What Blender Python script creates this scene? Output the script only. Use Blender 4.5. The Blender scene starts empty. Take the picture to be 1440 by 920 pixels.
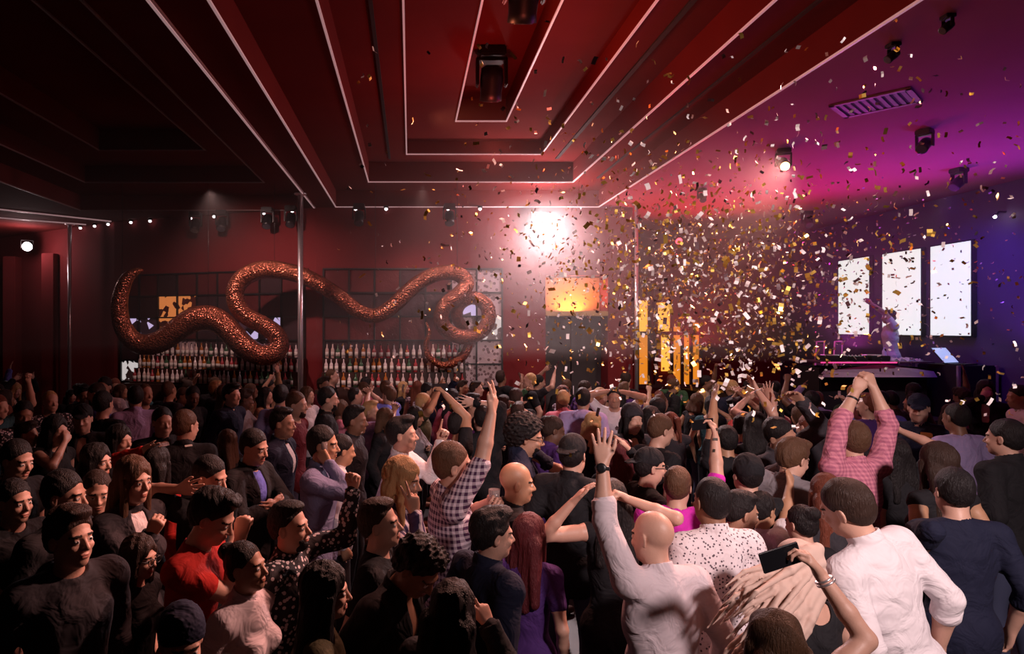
import bpy, bmesh, math, random
import numpy as np
from mathutils import Vector, Matrix
SC = bpy.context.scene
COL = SC.collection
random.seed(7)
# ---------------------------------------------------------------- camera: level, 2.55 m up, above the heads of the crowd
FPX, CX, CY, CZ = 900.0, 577.0, 462.0, 2.55         # focal length in pixels of the 1440 wide frame, where the level forward ray lands, camera height
cam = bpy.data.objects.new('camera', bpy.data.cameras.new('camera')); COL.objects.link(cam)
cam.location = (0, 0, CZ); cam.rotation_euler = (math.radians(90), 0, 0)
cam.data.sensor_width = 36.0; cam.data.lens = FPX / 1440 * 36
cam.data.shift_x = (720 - CX) / 1440; cam.data.shift_y = (CY - 460) / 1440
cam.data.clip_end = 100
SC.camera = cam
SC.view_settings.view_transform = 'Standard'; SC.view_settings.look = 'None'
SC.view_settings.exposure = 0.0; SC.view_settings.gamma = 1.0; SC.view_settings.use_curve_mapping = False
try:
    SC.cycles.use_denoising = True; SC.cycles.max_bounces = 6; SC.cycles.volume_bounces = 0; SC.cycles.sample_clamp_indirect = 3.0
except Exception: pass

def at(px, py, Y):
    """the point at depth Y that the photograph shows at pixel px, py"""
    return Vector(((px - CX) * Y / FPX, Y, CZ - (py - CY) * Y / FPX))

world = bpy.data.worlds.new('night'); SC.world = world; world.use_nodes = True
world.node_tree.nodes['Background'].inputs[0].default_value = (.10, .02, .03, 1)
world.node_tree.nodes['Background'].inputs[1].default_value = 0.012

def lamp(name, kind, loc, energy, col, aim=None, size=.1, angle=60, blend=.8):
    d = bpy.data.lights.new(name, kind); d.energy = energy; d.color = col
    if kind == 'SPOT': d.spot_size = math.radians(angle); d.spot_blend = blend; d.shadow_soft_size = size
    elif kind == 'AREA': d.shape = 'DISK'; d.size = size
    else: d.shadow_soft_size = size
    o = bpy.data.objects.new(name, d); COL.objects.link(o); o.location = loc
    if aim is not None: o.rotation_euler = (Vector(aim) - Vector(loc)).to_track_quat('-Z', 'Y').to_euler()
    return o
FZ = -0.15                                          # the dance floor
# stage lighting of the room; only some of these lamps have a fixture built further down
lamp('key_wash', 'SPOT', (2.9, -1.2, 4.6), 1900, (1, .75, .73), (2.45, 5.4, 1.2), .25, 54, 1.0)
lamp('crowd_spot', 'SPOT', (5.0, 8.5, 4.72), 800, (1, .42, .34), (.2, 6.2, 1.3), .12, 85, 1.0)
lamp('crowd_spot_rear', 'SPOT', (4.1, 5.4, 4.8), 1600, (1, .50, .40), (-.4, 3.5, 1.5), .12, 58, 1.0)
lamp('lamp_white', 'SPOT', (2.54, 12.15, 4.60), 1100, (1, .74, .76), (1.9, 6.5, .6), .12, 92, .9)
lamp('coffer_amber', 'SPOT', (.2, 7.2, 4.9), 110, (1, .22, .10), (3.8, 6.2, 5.3), .1, 100, 1.0)
lamp('lamp_white_glow', 'POINT', (2.54, 12.15, 4.62), 130, (1, .74, .78), None, .12)
lamp('lamp_corner', 'POINT', (-9.2, 15.2, 4.5), 25, (1, .7, .7), None, .1)
lamp('coffer_red', 'POINT', (1.05, 8.1, 4.75), 34, (1, .10, .07), None, .12)
lamp('coffer_red_front', 'POINT', (1.1, 5.6, 4.8), 16, (1, .14, .09), None, .12)
lamp('red_uplight', 'SPOT', (5.9, 13.6, 1.9), 620, (1, .015, .05), (5.6, 11.6, 5), .15, 110, 1.0)
lamp('magenta_uplight', 'SPOT', (7.9, 11.4, 2.1), 330, (.80, .03, .70), (6.8, 10.0, 5), .15, 105, 1.0)
lamp('violet_uplight', 'SPOT', (8.9, 9.0, 2.2), 330, (.26, .07, 1), (8.0, 8.4, 5), .15, 110, 1.0)
lamp('blue_wash', 'SPOT', (8.6, 10.2, 4.7), 150, (.10, .06, 1), (10, 11.3, 2.9), .1, 85, 1.0)
lamp('magenta_wash', 'SPOT', (7.6, 12.6, 4.7), 45, (.9, .05, .45), (9.8, 14.6, 2.6), .1, 110, 1.0)
lamp('snake_spot', 'SPOT', (-3.3, 10.5, 4.8), 260, (1, .60, .55), (-3.2, 12.2, 3.1), .06, 112, .8)
lamp('snake_spot_tail', 'SPOT', (.2, 10.6, 4.9), 200, (1, .66, .60), (.3, 12.2, 2.9), .06, 80, .8)
lamp('center_wash', 'SPOT', (1.1, 5.9, 5.35), 780, (1, .42, .32), (-.7, 3.8, 1.4), .1, 66, 1.0)
lamp('booth_wash', 'SPOT', (8.2, 9.7, 4.75), 170, (1, .70, .80), (8.1, 11.2, 1.8), .08, 36, .8)
lamp('confetti_spot', 'SPOT', (5.1, 8.6, 4.7), 260, (1, .82, .60), (4.6, 10.4, 3.0), .08, 75, .9)
# ---------------------------------------------------------------- materials and mesh helpers
MATS = {}
def mat(name, col=(.5, .5, .5), rough=.6, metal=0.0, emit=None, strength=1.0, pattern=None, col2=None, scale=10.0, bump=0.0, bscale=20.0, spec=.5, coat=0.0, alpha=None, trans=0.0, stretch=(1, 1, 1), glints=0, bdist=.02):
    if name in MATS: return MATS[name]
    m = bpy.data.materials.new(name); m.use_nodes = True
    nt = m.node_tree; N, L = nt.nodes, nt.links
    b = N['Principled BSDF']
    b.inputs['Base Color'].default_value = (*col, 1); b.inputs['Roughness'].default_value = rough; b.inputs['Metallic'].default_value = metal
    b.inputs['Specular IOR Level'].default_value = spec
    if coat: b.inputs['Coat Weight'].default_value = coat
    if trans: b.inputs['Transmission Weight'].default_value = trans
    if emit is not None:
        b.inputs['Emission Color'].default_value = (*emit, 1); b.inputs['Emission Strength'].default_value = strength
    tc = N.new('ShaderNodeTexCoord'); co = tc.outputs['Object']
    def mix(f, a, c):
        x = N.new('ShaderNodeMix'); x.data_type = 'RGBA'; L.new(f, x.inputs[0]); x.inputs[6].default_value = (*a, 1) if not hasattr(a, 'links') else x.inputs[6].default_value
        if hasattr(a, 'links'): L.new(a, x.inputs[6])
        x.inputs[7].default_value = (*c, 1); return x.outputs[2]
    def math_(op, a, v=None):
        x = N.new('ShaderNodeMath'); x.operation = op
        L.new(a, x.inputs[0])
        if v is not None:
            if hasattr(v, 'links'): L.new(v, x.inputs[1])
            else: x.inputs[1].default_value = v
        return x.outputs[0]
    c2 = col2 or tuple(v * .6 for v in col)
    if pattern == 'noise':
        t = N.new('ShaderNodeTexNoise'); t.inputs['Scale'].default_value = scale; t.inputs['Detail'].default_value = 4; L.new(co, t.inputs['Vector'])
        L.new(mix(t.outputs['Fac'], col, c2), b.inputs['Base Color'])
    elif pattern in ('speckle', 'dots'):
        t = N.new('ShaderNodeTexVoronoi'); t.inputs['Scale'].default_value = scale; L.new(co, t.inputs['Vector'])
        f = math_('LESS_THAN', t.outputs['Distance'], .36 if pattern == 'speckle' else .30)
        L.new(mix(f, col, c2), b.inputs['Base Color'])
    elif pattern == 'plaid':
        s = N.new('ShaderNodeSeparateXYZ'); L.new(co, s.inputs[0])
        fs = []
        xy = math_('ADD', s.outputs['X'], s.outputs['Y'])
        for o in (xy, s.outputs['Z']):
            a = math_('MULTIPLY', o, scale); a = math_('FRACT', a); fs.append(math_('GREATER_THAN', a, .5))
        f = math_('MULTIPLY', math_('ADD', fs[0], fs[1]), .5)
        L.new(mix(f, col, c2), b.inputs['Base Color'])
    elif pattern == 'stripes':
        s = N.new('ShaderNodeSeparateXYZ'); L.new(co, s.inputs[0])
        f = math_('GREATER_THAN', math_('FRACT', math_('MULTIPLY', s.outputs['X'], scale)), .5)
        L.new(mix(f, col, c2), b.inputs['Base Color'])
    elif pattern == 'scales':
        t = N.new('ShaderNodeTexVoronoi'); t.inputs['Scale'].default_value = scale; L.new(co, t.inputs['Vector'])
        L.new(mix(math_('MULTIPLY', t.outputs['Distance'], 1.1), col, c2), b.inputs['Base Color'])
        bp = N.new('ShaderNodeBump'); bp.inputs['Strength'].default_value = .9; bp.inputs['Distance'].default_value = .02; bp.invert = True
        L.new(t.outputs['Distance'], bp.inputs['Height']); L.new(bp.outputs[0], b.inputs['Normal'])
    if bump:
        t = N.new('ShaderNodeTexNoise'); t.inputs['Scale'].default_value = bscale; t.inputs['Detail'].default_value = 3; t.inputs['Distortion'].default_value = .8
        mp = N.new('ShaderNodeMapping'); mp.inputs['Scale'].default_value = stretch; L.new(co, mp.inputs['Vector']); L.new(mp.outputs[0], t.inputs['Vector'])
        bp = N.new('ShaderNodeBump'); bp.inputs['Strength'].default_value = bump; bp.inputs['Distance'].default_value = bdist
        L.new(t.outputs['Fac'], bp.inputs['Height']); L.new(bp.outputs[0], b.inputs['Normal'])
    if glints:                                              # bright reflected bits, put in as glowing cells among dark ones
        t = N.new('ShaderNodeTexVoronoi'); t.inputs['Scale'].default_value = glints; L.new(co, t.inputs['Vector'])
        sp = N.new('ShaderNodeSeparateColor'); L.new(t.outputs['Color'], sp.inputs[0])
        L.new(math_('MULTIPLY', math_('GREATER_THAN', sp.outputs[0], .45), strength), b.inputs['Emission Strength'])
    MATS[name] = m
    return m

class MB:
    """collects shapes into one mesh"""
    def __init__(s): s.bm = bmesh.new()
    def box(s, lo, hi, bev=0.0, M=None):
        r = bmesh.ops.create_cube(s.bm, size=1.0)['verts']
        c = [(a + b) / 2 for a, b in zip(lo, hi)]; d = [b - a for a, b in zip(lo, hi)]
        for v in r: v.co = Vector((v.co.x * d[0] + c[0], v.co.y * d[1] + c[1], v.co.z * d[2] + c[2]))
        if bev:
            e = list({e for v in r for e in v.link_edges})
            r = list({v for f in bmesh.ops.bevel(s.bm, geom=e, offset=bev, segments=2, affect='EDGES')['faces'] for v in f.verts} | {v for v in r if v.is_valid})
        if M is not None:
            for v in r:
                if v.is_valid: v.co = M @ v.co
        return s
    def tube(s, pts, rad, n=10, caps=True):
        pts = [Vector(p) for p in pts]; rad = rad if hasattr(rad, '__len__') else [rad] * len(pts)
        prev = None; rings = []
        for i, p in enumerate(pts):
            t = (pts[min(i + 1, len(pts) - 1)] - pts[max(i - 1, 0)]).normalized()
            if prev is None:
                u = t.orthogonal().normalized()
            else: u = (prev - t * prev.dot(t)).normalized()
            w = t.cross(u); prev = u
            rings.append([s.bm.verts.new(p + (u * math.cos(2 * math.pi * k / n) + w * math.sin(2 * math.pi * k / n)) * rad[i]) for k in range(n)])
        for a, b in zip(rings, rings[1:]):
            for k in range(n):
                f = s.bm.faces.new((a[k], a[(k + 1) % n], b[(k + 1) % n], b[k])); f.smooth = True
        if caps:
            s.bm.faces.new(rings[0][::-1]); s.bm.faces.new(rings[-1])
        return s
    def lathe(s, c, prof, n=16, M=None):
        c = Vector(c); rings = []
        for r, z in prof:
            rings.append([s.bm.verts.new(c + Vector((r * math.cos(2 * math.pi * k / n), r * math.sin(2 * math.pi * k / n), z))) for k in range(n)])
        if M is not None:
            for R in rings:
                for v in R: v.co = M @ v.co
        for a, b in zip(rings, rings[1:]):
            for k in range(n):
                f = s.bm.faces.new((a[k], a[(k + 1) % n], b[(k + 1) % n], b[k])); f.smooth = True
        s.bm.faces.new(rings[0][::-1]); s.bm.faces.new(rings[-1])
        return s
    def poly(s, pts, thick=None):
        vs = [s.bm.verts.new(Vector(p)) for p in pts]; f = s.bm.faces.new(vs)
        if thick is not None:
            r = bmesh.ops.extrude_face_region(s.bm, geom=[f])
            for v in [g for g in r['geom'] if isinstance(g, bmesh.types.BMVert)]: v.co += Vector(thick)
        return s
    def build(s, name, m, parent=None, **kw):
        bmesh.ops.recalc_face_normals(s.bm, faces=s.bm.faces[:])
        me = bpy.data.meshes.new(name); s.bm.to_mesh(me); s.bm.free()
        for q in (m if isinstance(m, (list, tuple)) else [m]): me.materials.append(q)
        o = bpy.data.objects.new(name, me); COL.objects.link(o)
        if parent is not None: o.parent = parent
        for k, v in kw.items(): o[k] = v
        return o

def thing(name, label, cat, loc=(0, 0, 0), rz=0.0, group=None):
    o = bpy.data.objects.new(name, None); COL.objects.link(o); o.empty_display_size = .1
    o.location = loc; o.rotation_euler = (0, 0, math.radians(rz)); o['label'] = label; o['category'] = cat
    if group: o['group'] = group
    return o

def dup(root, loc=None, label=None, rz=None):
    r = root.copy(); COL.objects.link(r)
    if loc is not None: r.location = loc
    if rz is not None: r.rotation_euler = (0, 0, math.radians(rz))
    if label: r['label'] = label
    for ch in list(root.children):
        c = ch.copy(); COL.objects.link(c); c.parent = r
        for g in list(ch.children):
            d = g.copy(); COL.objects.link(d); d.parent = c
    return r
S_ = 'structure'
# ---------------------------------------------------------------- the room
HC = 5.0                                                    # main ceiling height
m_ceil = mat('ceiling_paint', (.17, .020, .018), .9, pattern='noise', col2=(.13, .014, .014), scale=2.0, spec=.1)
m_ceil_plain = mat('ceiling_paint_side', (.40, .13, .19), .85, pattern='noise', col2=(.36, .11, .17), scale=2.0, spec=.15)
m_wall = mat('red_wall_paint', (.22, .028, .03), .85, pattern='noise', col2=(.17, .02, .024), scale=3.0, bump=.1, bscale=30, spec=.15)
m_wall_dark = mat('dark_wall_paint', (.10, .03, .04), .6, pattern='noise', col2=(.07, .02, .03), scale=3.0)
m_wall_side = mat('stage_wall_paint', (.10, .065, .15), .6, pattern='noise', col2=(.08, .05, .12), scale=3.0)
m_floor = mat('dark_floor', (.02, .017, .02), .5, pattern='noise', col2=(.02, .016, .02), scale=5.0)
m_black = mat('black_metal', (.012, .012, .014), .4)
m_blackm = mat('black_matte', (.015, .013, .015), .8)
m_led = mat('led_strip', (.8, .7, .7), .4, emit=(1, .60, .62), strength=.22)
m_led_dim = mat('led_strip_unlit', (.35, .22, .22), .5)
m_chrome = mat('chrome', (.85, .80, .83), .3, .85)
m_hot = mat('lamp_lens', (1, 1, 1), .3, emit=(1, .92, .95), strength=30)
m_bulb = mat('small_bulb', (1, 1, 1), .3, emit=(1, .9, .9), strength=3)

MB().box((-13, -3, FZ - .1), (12, 19, FZ)).build('floor', m_floor, kind=S_)

def coffer(name, lv, led, tops=None, lit=True):
    """nested rectangles stepping up: lv = [(x0, x1, y0, y1, z)]; risers and soffits are the ceiling, each bottom edge has its strip"""
    m = MB()
    for i, (x0, x1, y0, y1, z) in enumerate(lv):
        zt = lv[i + 1][4] if i + 1 < len(lv) else z + .35
        for a, b in (((x0, y0), (x0, y1)), ((x0, y1), (x1, y1)), ((x1, y1), (x1, y0)), ((x1, y0), (x0, y0))):
            m.poly([(*a, z), (*b, z), (*b, zt), (*a, zt)])
        if i + 1 < len(lv): X0, X1, Y0, Y1, _ = lv[i + 1]
        else: X0 = X1 = Y0 = Y1 = None
        if X0 is None: m.poly([(x0, y0, zt), (x1, y0, zt), (x1, y1, zt), (x0, y1, zt)])
        else:
            m.poly([(x0, y0, zt), (X0, Y0, zt), (X0, Y1, zt), (x0, y1, zt)]); m.poly([(X1, Y0, zt), (x1, y0, zt), (x1, y1, zt), (X1, Y1, zt)])
            m.poly([(X0, Y1, zt), (X1, Y1, zt), (x1, y1, zt), (x0, y1, zt)]); m.poly([(x0, y0, zt), (x1, y0, zt), (X1, Y0, zt), (X0, Y0, zt)])
    m.build(name, m_ceil, kind=S_)
    for i, (x0, x1, y0, y1, z) in enumerate(lv):
        t, h = .018, .02
        s = MB()
        s.box((x0 - t, y0, z - h), (x0 + .004, y1, z)).box((x1 - .004, y0, z - h), (x1 + t, y1, z)).box((x0 - t, y1 - .004, z - h), (x1 + t, y1 + t, z))
        s.build('trim_%d' % (led + i), m_led if lit else m_led_dim, kind=S_)
YB = -2.8
LV = [(-1.49, 3.78, YB, 12.85, 5.0), (-.78, 3.06, YB, 12.05, 5.32), (-.06, 2.34, YB, 11.45, 5.68), (.74, 1.54, YB, 10.3, 5.90)]
coffer('ceiling_coffer', LV, 1)
# dark shadow-gap battens on the second and third soffits
for x0, x1, z, n in ((3.42, 3.46, 5.30, 21), (2.66, 2.72, 5.66, 22), (-.40, -.36, 5.66, 23)):
    MB().box((x0, YB, z), (x1, 11.75, z + .03)).build('trim_%d' % n, m_blackm, kind=S_)
LV2 = [(-6.8, -1.93, YB, 13.2, 5.0), (-6.1, -2.75, YB, 12.0, 5.3), (-5.3, -3.5, YB, 10.9, 5.6)]
coffer('ceiling_coffer', LV2, 31, lit=False)
MB().box((-1.952, YB, 4.97), (-1.926, 12.9, 5.0)).build('trim_40', m_led, kind=S_)
# flat ceiling around the coffers
def slab(x0, x1, y0, y1, m): MB().box((x0, y0, HC), (x1, y1, HC + .12)).build('ceiling', m, kind=S_)
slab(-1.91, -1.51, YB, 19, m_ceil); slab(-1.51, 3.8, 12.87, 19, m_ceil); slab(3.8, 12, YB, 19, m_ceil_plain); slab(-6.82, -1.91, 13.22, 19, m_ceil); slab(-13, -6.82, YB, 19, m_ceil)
for a, b, n in (((-6.8, 14.55), (-12.6, 9.2), 41), ((-7.6, 15.0), (-12.8, 11.6), 42)):      # pale strips across the far bay
    M = Matrix.Translation((a[0], a[1], 4.985)) @ Matrix.Rotation(math.atan2(b[1] - a[1], b[0] - a[0]), 4, 'Z')
    MB().box((0, -.012, -.015), (math.hypot(b[0] - a[0], b[1] - a[1]), .012, .013), 0, M).build('trim_%d' % n, m_led, kind=S_)

def wall(name, a, b, m, z0=FZ, z1=HC, th=.15, out=1):
    d = Vector((b[0] - a[0], b[1] - a[1], 0)); L = d.length; d.normalize()
    M = Matrix.Translation((a[0], a[1], 0)) @ Matrix.Rotation(math.atan2(d.y, d.x), 4, 'Z')
    return MB().box((0, 0, z0), (L, th * out, z1), 0, M).build(name, m, kind=S_)
W1, W2, W3 = (-12.6, 18.2), (-6.8, 14.7), (-1.9, 12.95)
wall('wall_back', W1, W2, m_wall); wall('wall_back', W2, W3, m_wall)
wall('wall_back', W3, (2.72, 12.95), m_wall); wall('wall_back', (4.02, 12.95), (4.5, 12.95), m_wall)
wall('wall_back', (2.72, 12.95), (4.02, 12.95), m_wall, 3.62, HC)
wall('wall_back', (4.5, 17.3), (10.15, 17.3), m_wall); wall('wall_back', (4.5, 13.1), (4.5, 17.3), m_wall, out=1)
wall('wall_right', (10, 17.3), (10, -3), m_wall_side, out=1)
wall('wall_left', (-12.6, -3), (-12.6, 18.2), m_wall_dark)
# the doorway under its glowing transom
m_door = mat('door_dark_wood', (.045, .03, .035), .5, pattern='noise', col2=(.03, .02, .025), scale=6)
MB().box((2.72, 13.55, FZ), (4.02, 13.65, 3.7)).box((2.66, 12.96, FZ), (2.74, 13.6, 3.7)).box((4.0, 12.96, FZ), (4.08, 13.6, 3.7)).build('wall_back', m_wall, kind=S_)
d = MB().box((2.74, 13.42, FZ), (3.36, 13.48, 2.80), .008).box((3.38, 13.42, FZ), (4.0, 13.48, 2.80), .008).build('door_1', m_door, kind=S_)
MB().tube([(3.33, 13.38, 1.0), (3.33, 13.38, 1.35)], .012).tube([(3.41, 13.38, 1.0), (3.41, 13.38, 1.35)], .012).build('handle', m_chrome, d)
MB().box((2.74, 12.93, 2.80), (4.0, 13.55, 2.90), .01).build('trim_51', mat('warm_ledge', (.5, .3, .12), .5), kind=S_)
lamp('transom_light', 'AREA', (3.37, 13.2, 2.93), 30, (1, .38, .06), (3.37, 13.35, 5), .7)
MB().box((2.75, 13.5, 2.9), (3.99, 13.545, 3.62)).build('trim_52', mat('transom_panel', (.62, .30, .16), .6), kind=S_)
# amber-lit display windows in the recess
m_amber = mat('amber_glass', (.5, .25, .05), .4, emit=(1, .30, .02), strength=.75)
m_amber2 = mat('amber_glass_pale', (.5, .3, .1), .4, emit=(1, .42, .05), strength=1.3)
m_frame = mat('window_frame_red', (.09, .02, .018), .5)
fr = MB()
for x in (6.10, 6.42, 6.60, 7.02, 7.30, 7.54, 7.80): fr.box((x - .04, 17.16, 1.0), (x + .04, 17.25, 3.72))
for z in (1.0, 2.42, 3.70): fr.box((6.06, 17.165, z - .05), (7.84, 17.25, z + .05))
fr = fr.build('window_1', m_frame, kind=S_)
for a, b, c, d_, m in ((6.14, 6.38, 1.05, 2.37, m_amber), (6.14, 6.38, 2.47, 3.30, m_amber2), (6.64, 6.98, 2.47, 3.25, m_amber2), (6.76, 6.98, 1.4, 2.37, m_amber2), (7.06, 7.26, 1.05, 2.6, m_amber), (7.34, 7.5, 1.05, 2.37, m_amber), (7.58, 7.76, 1.05, 2.7, m_amber)):
    MB().box((a, 17.22, c), (b, 17.25, d_)).build('pane', m, fr)
# stage, and the white screens on the side wall
MB().box((7.0, 10.7, FZ), (9.98, 16.6, 1.0), .02).box((7.3, 10.45, FZ), (9.6, 10.7, .45)).build('floor_stage', m_blackm, kind=S_)
m_scr = mat('white_screen', (.9, .9, .9), .5, emit=(.93, 1, .93), strength=.86)
for i, (a, b, lab) in enumerate(((14.8, 13.82, 'bright white vertical screen nearest the corner, behind the raised arm'), (13.42, 12.42, 'middle bright white vertical screen behind the performer'),
                                 (12.18, 11.31, 'bright white vertical screen above the tilted laptop'))):
    t = thing('led_screen', lab, 'screen', (9.965, (a + b) / 2, 2.42)); h = (a - b) / 2
    MB().box((-.06, -h - .03, -.03), (.03, h + .03, 1.71), .01).build('casing', m_black, t)
    MB().box((-.066, -h, 0), (-.055, h, 1.68)).build('panel', m_scr, t)
# left bay pilasters and the dark frieze over the bar
for x, y in ((-8.9, 15.9), (-10.3, 16.6)):
    MB().box((x - .16, y - .2, FZ), (x + .16, y + .25, 4.4), .02).build('column', m_wall, kind=S_)
# ---------------------------------------------------------------- the back bar
def on_wall(a, b, t, off=0.0):
    d = Vector((b[0] - a[0], b[1] - a[1], 0)).normalized(); n = Vector((d.y, -d.x, 0))
    return Vector((a[0], a[1], 0)) + d * t + n * off
m_mir = mat('bar_mirror', (.10, .05, .06), .25, .3, pattern='noise', col2=(.05, .03, .035), scale=1.6, bump=.25, bscale=14)
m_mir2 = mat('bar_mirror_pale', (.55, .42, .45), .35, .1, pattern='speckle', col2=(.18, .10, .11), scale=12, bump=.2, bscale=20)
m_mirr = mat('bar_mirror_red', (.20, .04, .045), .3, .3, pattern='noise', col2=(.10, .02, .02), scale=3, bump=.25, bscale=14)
m_glintp = mat('glint_pane_lavender', (.12, .08, .12), .3, emit=(.80, .62, 1), strength=.7, glints=5)  # mirror panes whose reflections are put in as glowing fragments
m_glintw = mat('glint_pane_white', (.2, .14, .14), .3, emit=(1, .90, .88), strength=.5, glints=9)
m_glinto = mat('glint_pane_orange', (.15, .04, .03), .3, emit=(1, .30, .08), strength=.55, glints=9)
def grid_window(n, a, b, t0, t1, z0, z1, nx, nz, pick, lab=None):
    d = math.atan2(b[1] - a[1], b[0] - a[0]); o = on_wall(a, b, t0, .03)
    M = Matrix.Translation(o) @ Matrix.Rotation(d, 4, 'Z'); W = t1 - t0
    f = MB(); w = .016
    for i in range(nx + 1): f.box((W * i / nx - w, -.05, z0), (W * i / nx + w, .02, z1), 0, M)
    for j in range(nz + 1): f.box((-w, -.047, z0 + (z1 - z0) * j / nz - w), (W + w, .02, z0 + (z1 - z0) * j / nz + w), 0, M)
    fr = f.build('window_%d' % n, m_black, kind=S_)
    for i in range(nx):
        for j in range(nz):
            MB().box((W * i / nx + w, -.01, z0 + (z1 - z0) * j / nz + w), (W * (i + 1) / nx - w, .015, z0 + (z1 - z0) * (j + 1) / nz - w), 0, M).build('pane', pick(i, j), fr)
rg = random.Random(3)
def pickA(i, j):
    if (i, j) in ((0, 2), (1, 2)): return m_glintp
    if (i, j) in ((2, 2), (2, 3), (3, 3)): return m_glinto
    if (i, j) in ((0, 0), (3, 0), (3, 1)): return m_glintw if j == 0 else m_mir2
    if (i, j) in ((6, 2), (7, 2)): return m_glintp
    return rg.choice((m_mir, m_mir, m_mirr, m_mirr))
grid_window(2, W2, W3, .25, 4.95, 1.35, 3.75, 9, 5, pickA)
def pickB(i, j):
    if i >= 5: return m_glintp if (i, j) == (5, 3) else (m_glintw if (i, j) == (6, 2) else m_mir2)
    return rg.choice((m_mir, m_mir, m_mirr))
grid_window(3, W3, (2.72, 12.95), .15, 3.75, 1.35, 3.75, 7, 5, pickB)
m_shelf = mat('bar_shelf_wood', (.06, .025, .02), .4, pattern='noise', col2=(.04, .015, .012), scale=8)
GL = [mat('bottle_clear', (.75, .62, .62), .12), mat('bottle_amber', (.42, .14, .03), .15), mat('bottle_green', (.05, .12, .06), .15), mat('bottle_pale', (.7, .5, .45), .2), mat('bottle_red', (.4, .05, .06), .2)]
GN = ['clear glass', 'amber glass', 'dark green glass', 'pale frosted glass', 'red glass']
m_lab = mat('bottle_label', (.75, .68, .62), .6)
m_cap = mat('bottle_cap', (.05, .04, .04), .4)
protos = []
for k in range(5):
    t = thing('bottle', '', 'bottle'); r = .036 + .004 * (k % 3); h = .20 + .02 * (k % 2)
    MB().lathe((0, 0, 0), [(r * .9, 0), (r, .01), (r, h * .75), (r * .8, h * .86), (.014, h), (.013, h + .07)], 12).build('glass', GL[k], t)
    MB().lathe((0, 0, 0), [(r + .001, h * .2), (r + .001, h * .6)], 12).build('paper_label', m_lab, t)
    MB().lathe((0, 0, 0), [(.016, h + .065), (.016, h + .09)], 10).build('cap', m_cap, t)
    protos.append(t)
first = [True] * 5
for (a, b, t0, t1, seg) in ((W2, W3, .9, 5.0, 'slanting'), (W3, (2.72, 12.95), .15, 3.0, 'straight')):
    d = math.degrees(math.atan2(b[1] - a[1], b[0] - a[0]))
    for tier, (z, off) in enumerate(((1.40, .42), (1.68, .26), (1.95, .12))):
        M = Matrix.Translation(on_wall(a, b, t0, off + .07)) @ Matrix.Rotation(math.radians(d), 4, 'Z')
        u = MB().box((0, 0, 1.361), (t1 - t0, .155, z), .004, M).build('shelf', m_shelf)
        u['label'] = '%s step of the %s run of dark wooden stepped bottle shelves' % (('lowest', 'middle', 'top')[tier], seg); u['category'] = 'shelf'
        t = t0 + .08
        while t < t1 - .06:
            k = rg.choice((0, 0, 1, 2, 3, 3, 4))
            p = on_wall(a, b, t, off); p.z = z + .001
            lab = '%s liquor bottle on the %s tier of the %s back-bar shelf run' % (GN[k], ('lowest', 'middle', 'top')[tier], seg)
            if first[k]: o = protos[k]; o.location = p; first[k] = False
            else: o = dup(protos[k], p)
            o['label'] = lab; o['group'] = 'liquor bottles on the back bar'
            t += rg.uniform(.10, .15)
    M = Matrix.Translation(on_wall(a, b, t0 - .1, .60)) @ Matrix.Rotation(math.radians(d), 4, 'Z')
    u = MB().box((0, .02, FZ), (t1 - t0 + .15, .56, 1.36), .01, M).build('back_bar_cabinet', m_shelf); u['label'] = 'dark wooden cabinet below the %s run of bottle shelves' % seg; u['category'] = 'cabinet'

# ---------------------------------------------------------------- the copper snake sculpture
SN = [(201, 380, 2, 0), (191, 382, 5.5, 0), (178, 393, 9, 0), (170, 414, 10.5, 0), (168, 437, 11.5, 0), (173, 460, 12.5, 0), (186, 478, 13.5, 0), (204, 485, 14.5, 0), (226, 480, 15.5, 0), (248, 465, 16.5, 0),
      (270, 451, 17.5, 0), (293, 447, 17.5, 0), (312, 455, 17, 0), (329, 472, 16.5, 0), (346, 489, 16, 0), (366, 499, 15, .05), (384, 497, 14.5, .1), (393, 484, 14, .15), (386, 469, 13.5, .15), (369, 457, 13, .12), (347, 445, 12.5, .05), (333, 428, 12.5, 0),
      (331, 408, 12.5, 0), (342, 391, 13, 0), (362, 381, 13, 0), (386, 379, 12.5, 0), (420, 386, 12, 0), (450, 400, 11.5, 0), (478, 418, 11, 0), (503, 437, 10.5, 0), (528, 444, 10.5, 0), (553, 430, 11, 0), (587, 399, 11, 0), (616, 385, 10.5, 0),
      (643, 385, 11, 0), (656, 399, 11, .0), (645, 414, 11, -.12), (626, 430, 11, -.18), (620, 451, 11, -.12), (633, 468, 11, 0), (656, 474, 10.5, .05), (677, 466, 10.5, .1), (687, 448, 10.5, .1), (683, 429, 10, .1), (666, 419, 9.5, .12), (648, 427, 9, .14),
      (642, 445, 8.5, .2), (652, 464, 8, .36), (659, 484, 7, .3), (648, 504, 6.2, .15), (625, 514, 5.2, .08), (605, 504, 4.6, .05), (599, 486, 4, .03), (604, 467, 3.2, 0), (599, 453, 1.2, 0)]
YS = 12.15
def spline(P, n):
    P = [np.array(p, float) for p in P]; P = [2 * P[0] - P[1]] + P + [2 * P[-1] - P[-2]]; out = []
    for i in range(1, len(P) - 2):
        for k in range(n):
            t = k / n; a, b, c, d = P[i - 1:i + 3]
            out.append(.5 * ((2 * b) + (c - a) * t + (2 * a - 5 * b + 4 * c - d) * t * t + (3 * b - a - 3 * c + d) * t ** 3))
    out.append(P[-2]); return out
sn = thing('snake_sculpture', 'giant coiling copper snake sculpture hanging in front of the gridded back-bar mirrors', 'sculpture', (-1.6, YS, 3.0))
m_snake = mat('copper_scales', (.62, .20, .11), .26, .75, pattern='scales', col2=(.16, .035, .022), scale=30)
pts = spline(SN, 8)
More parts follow.
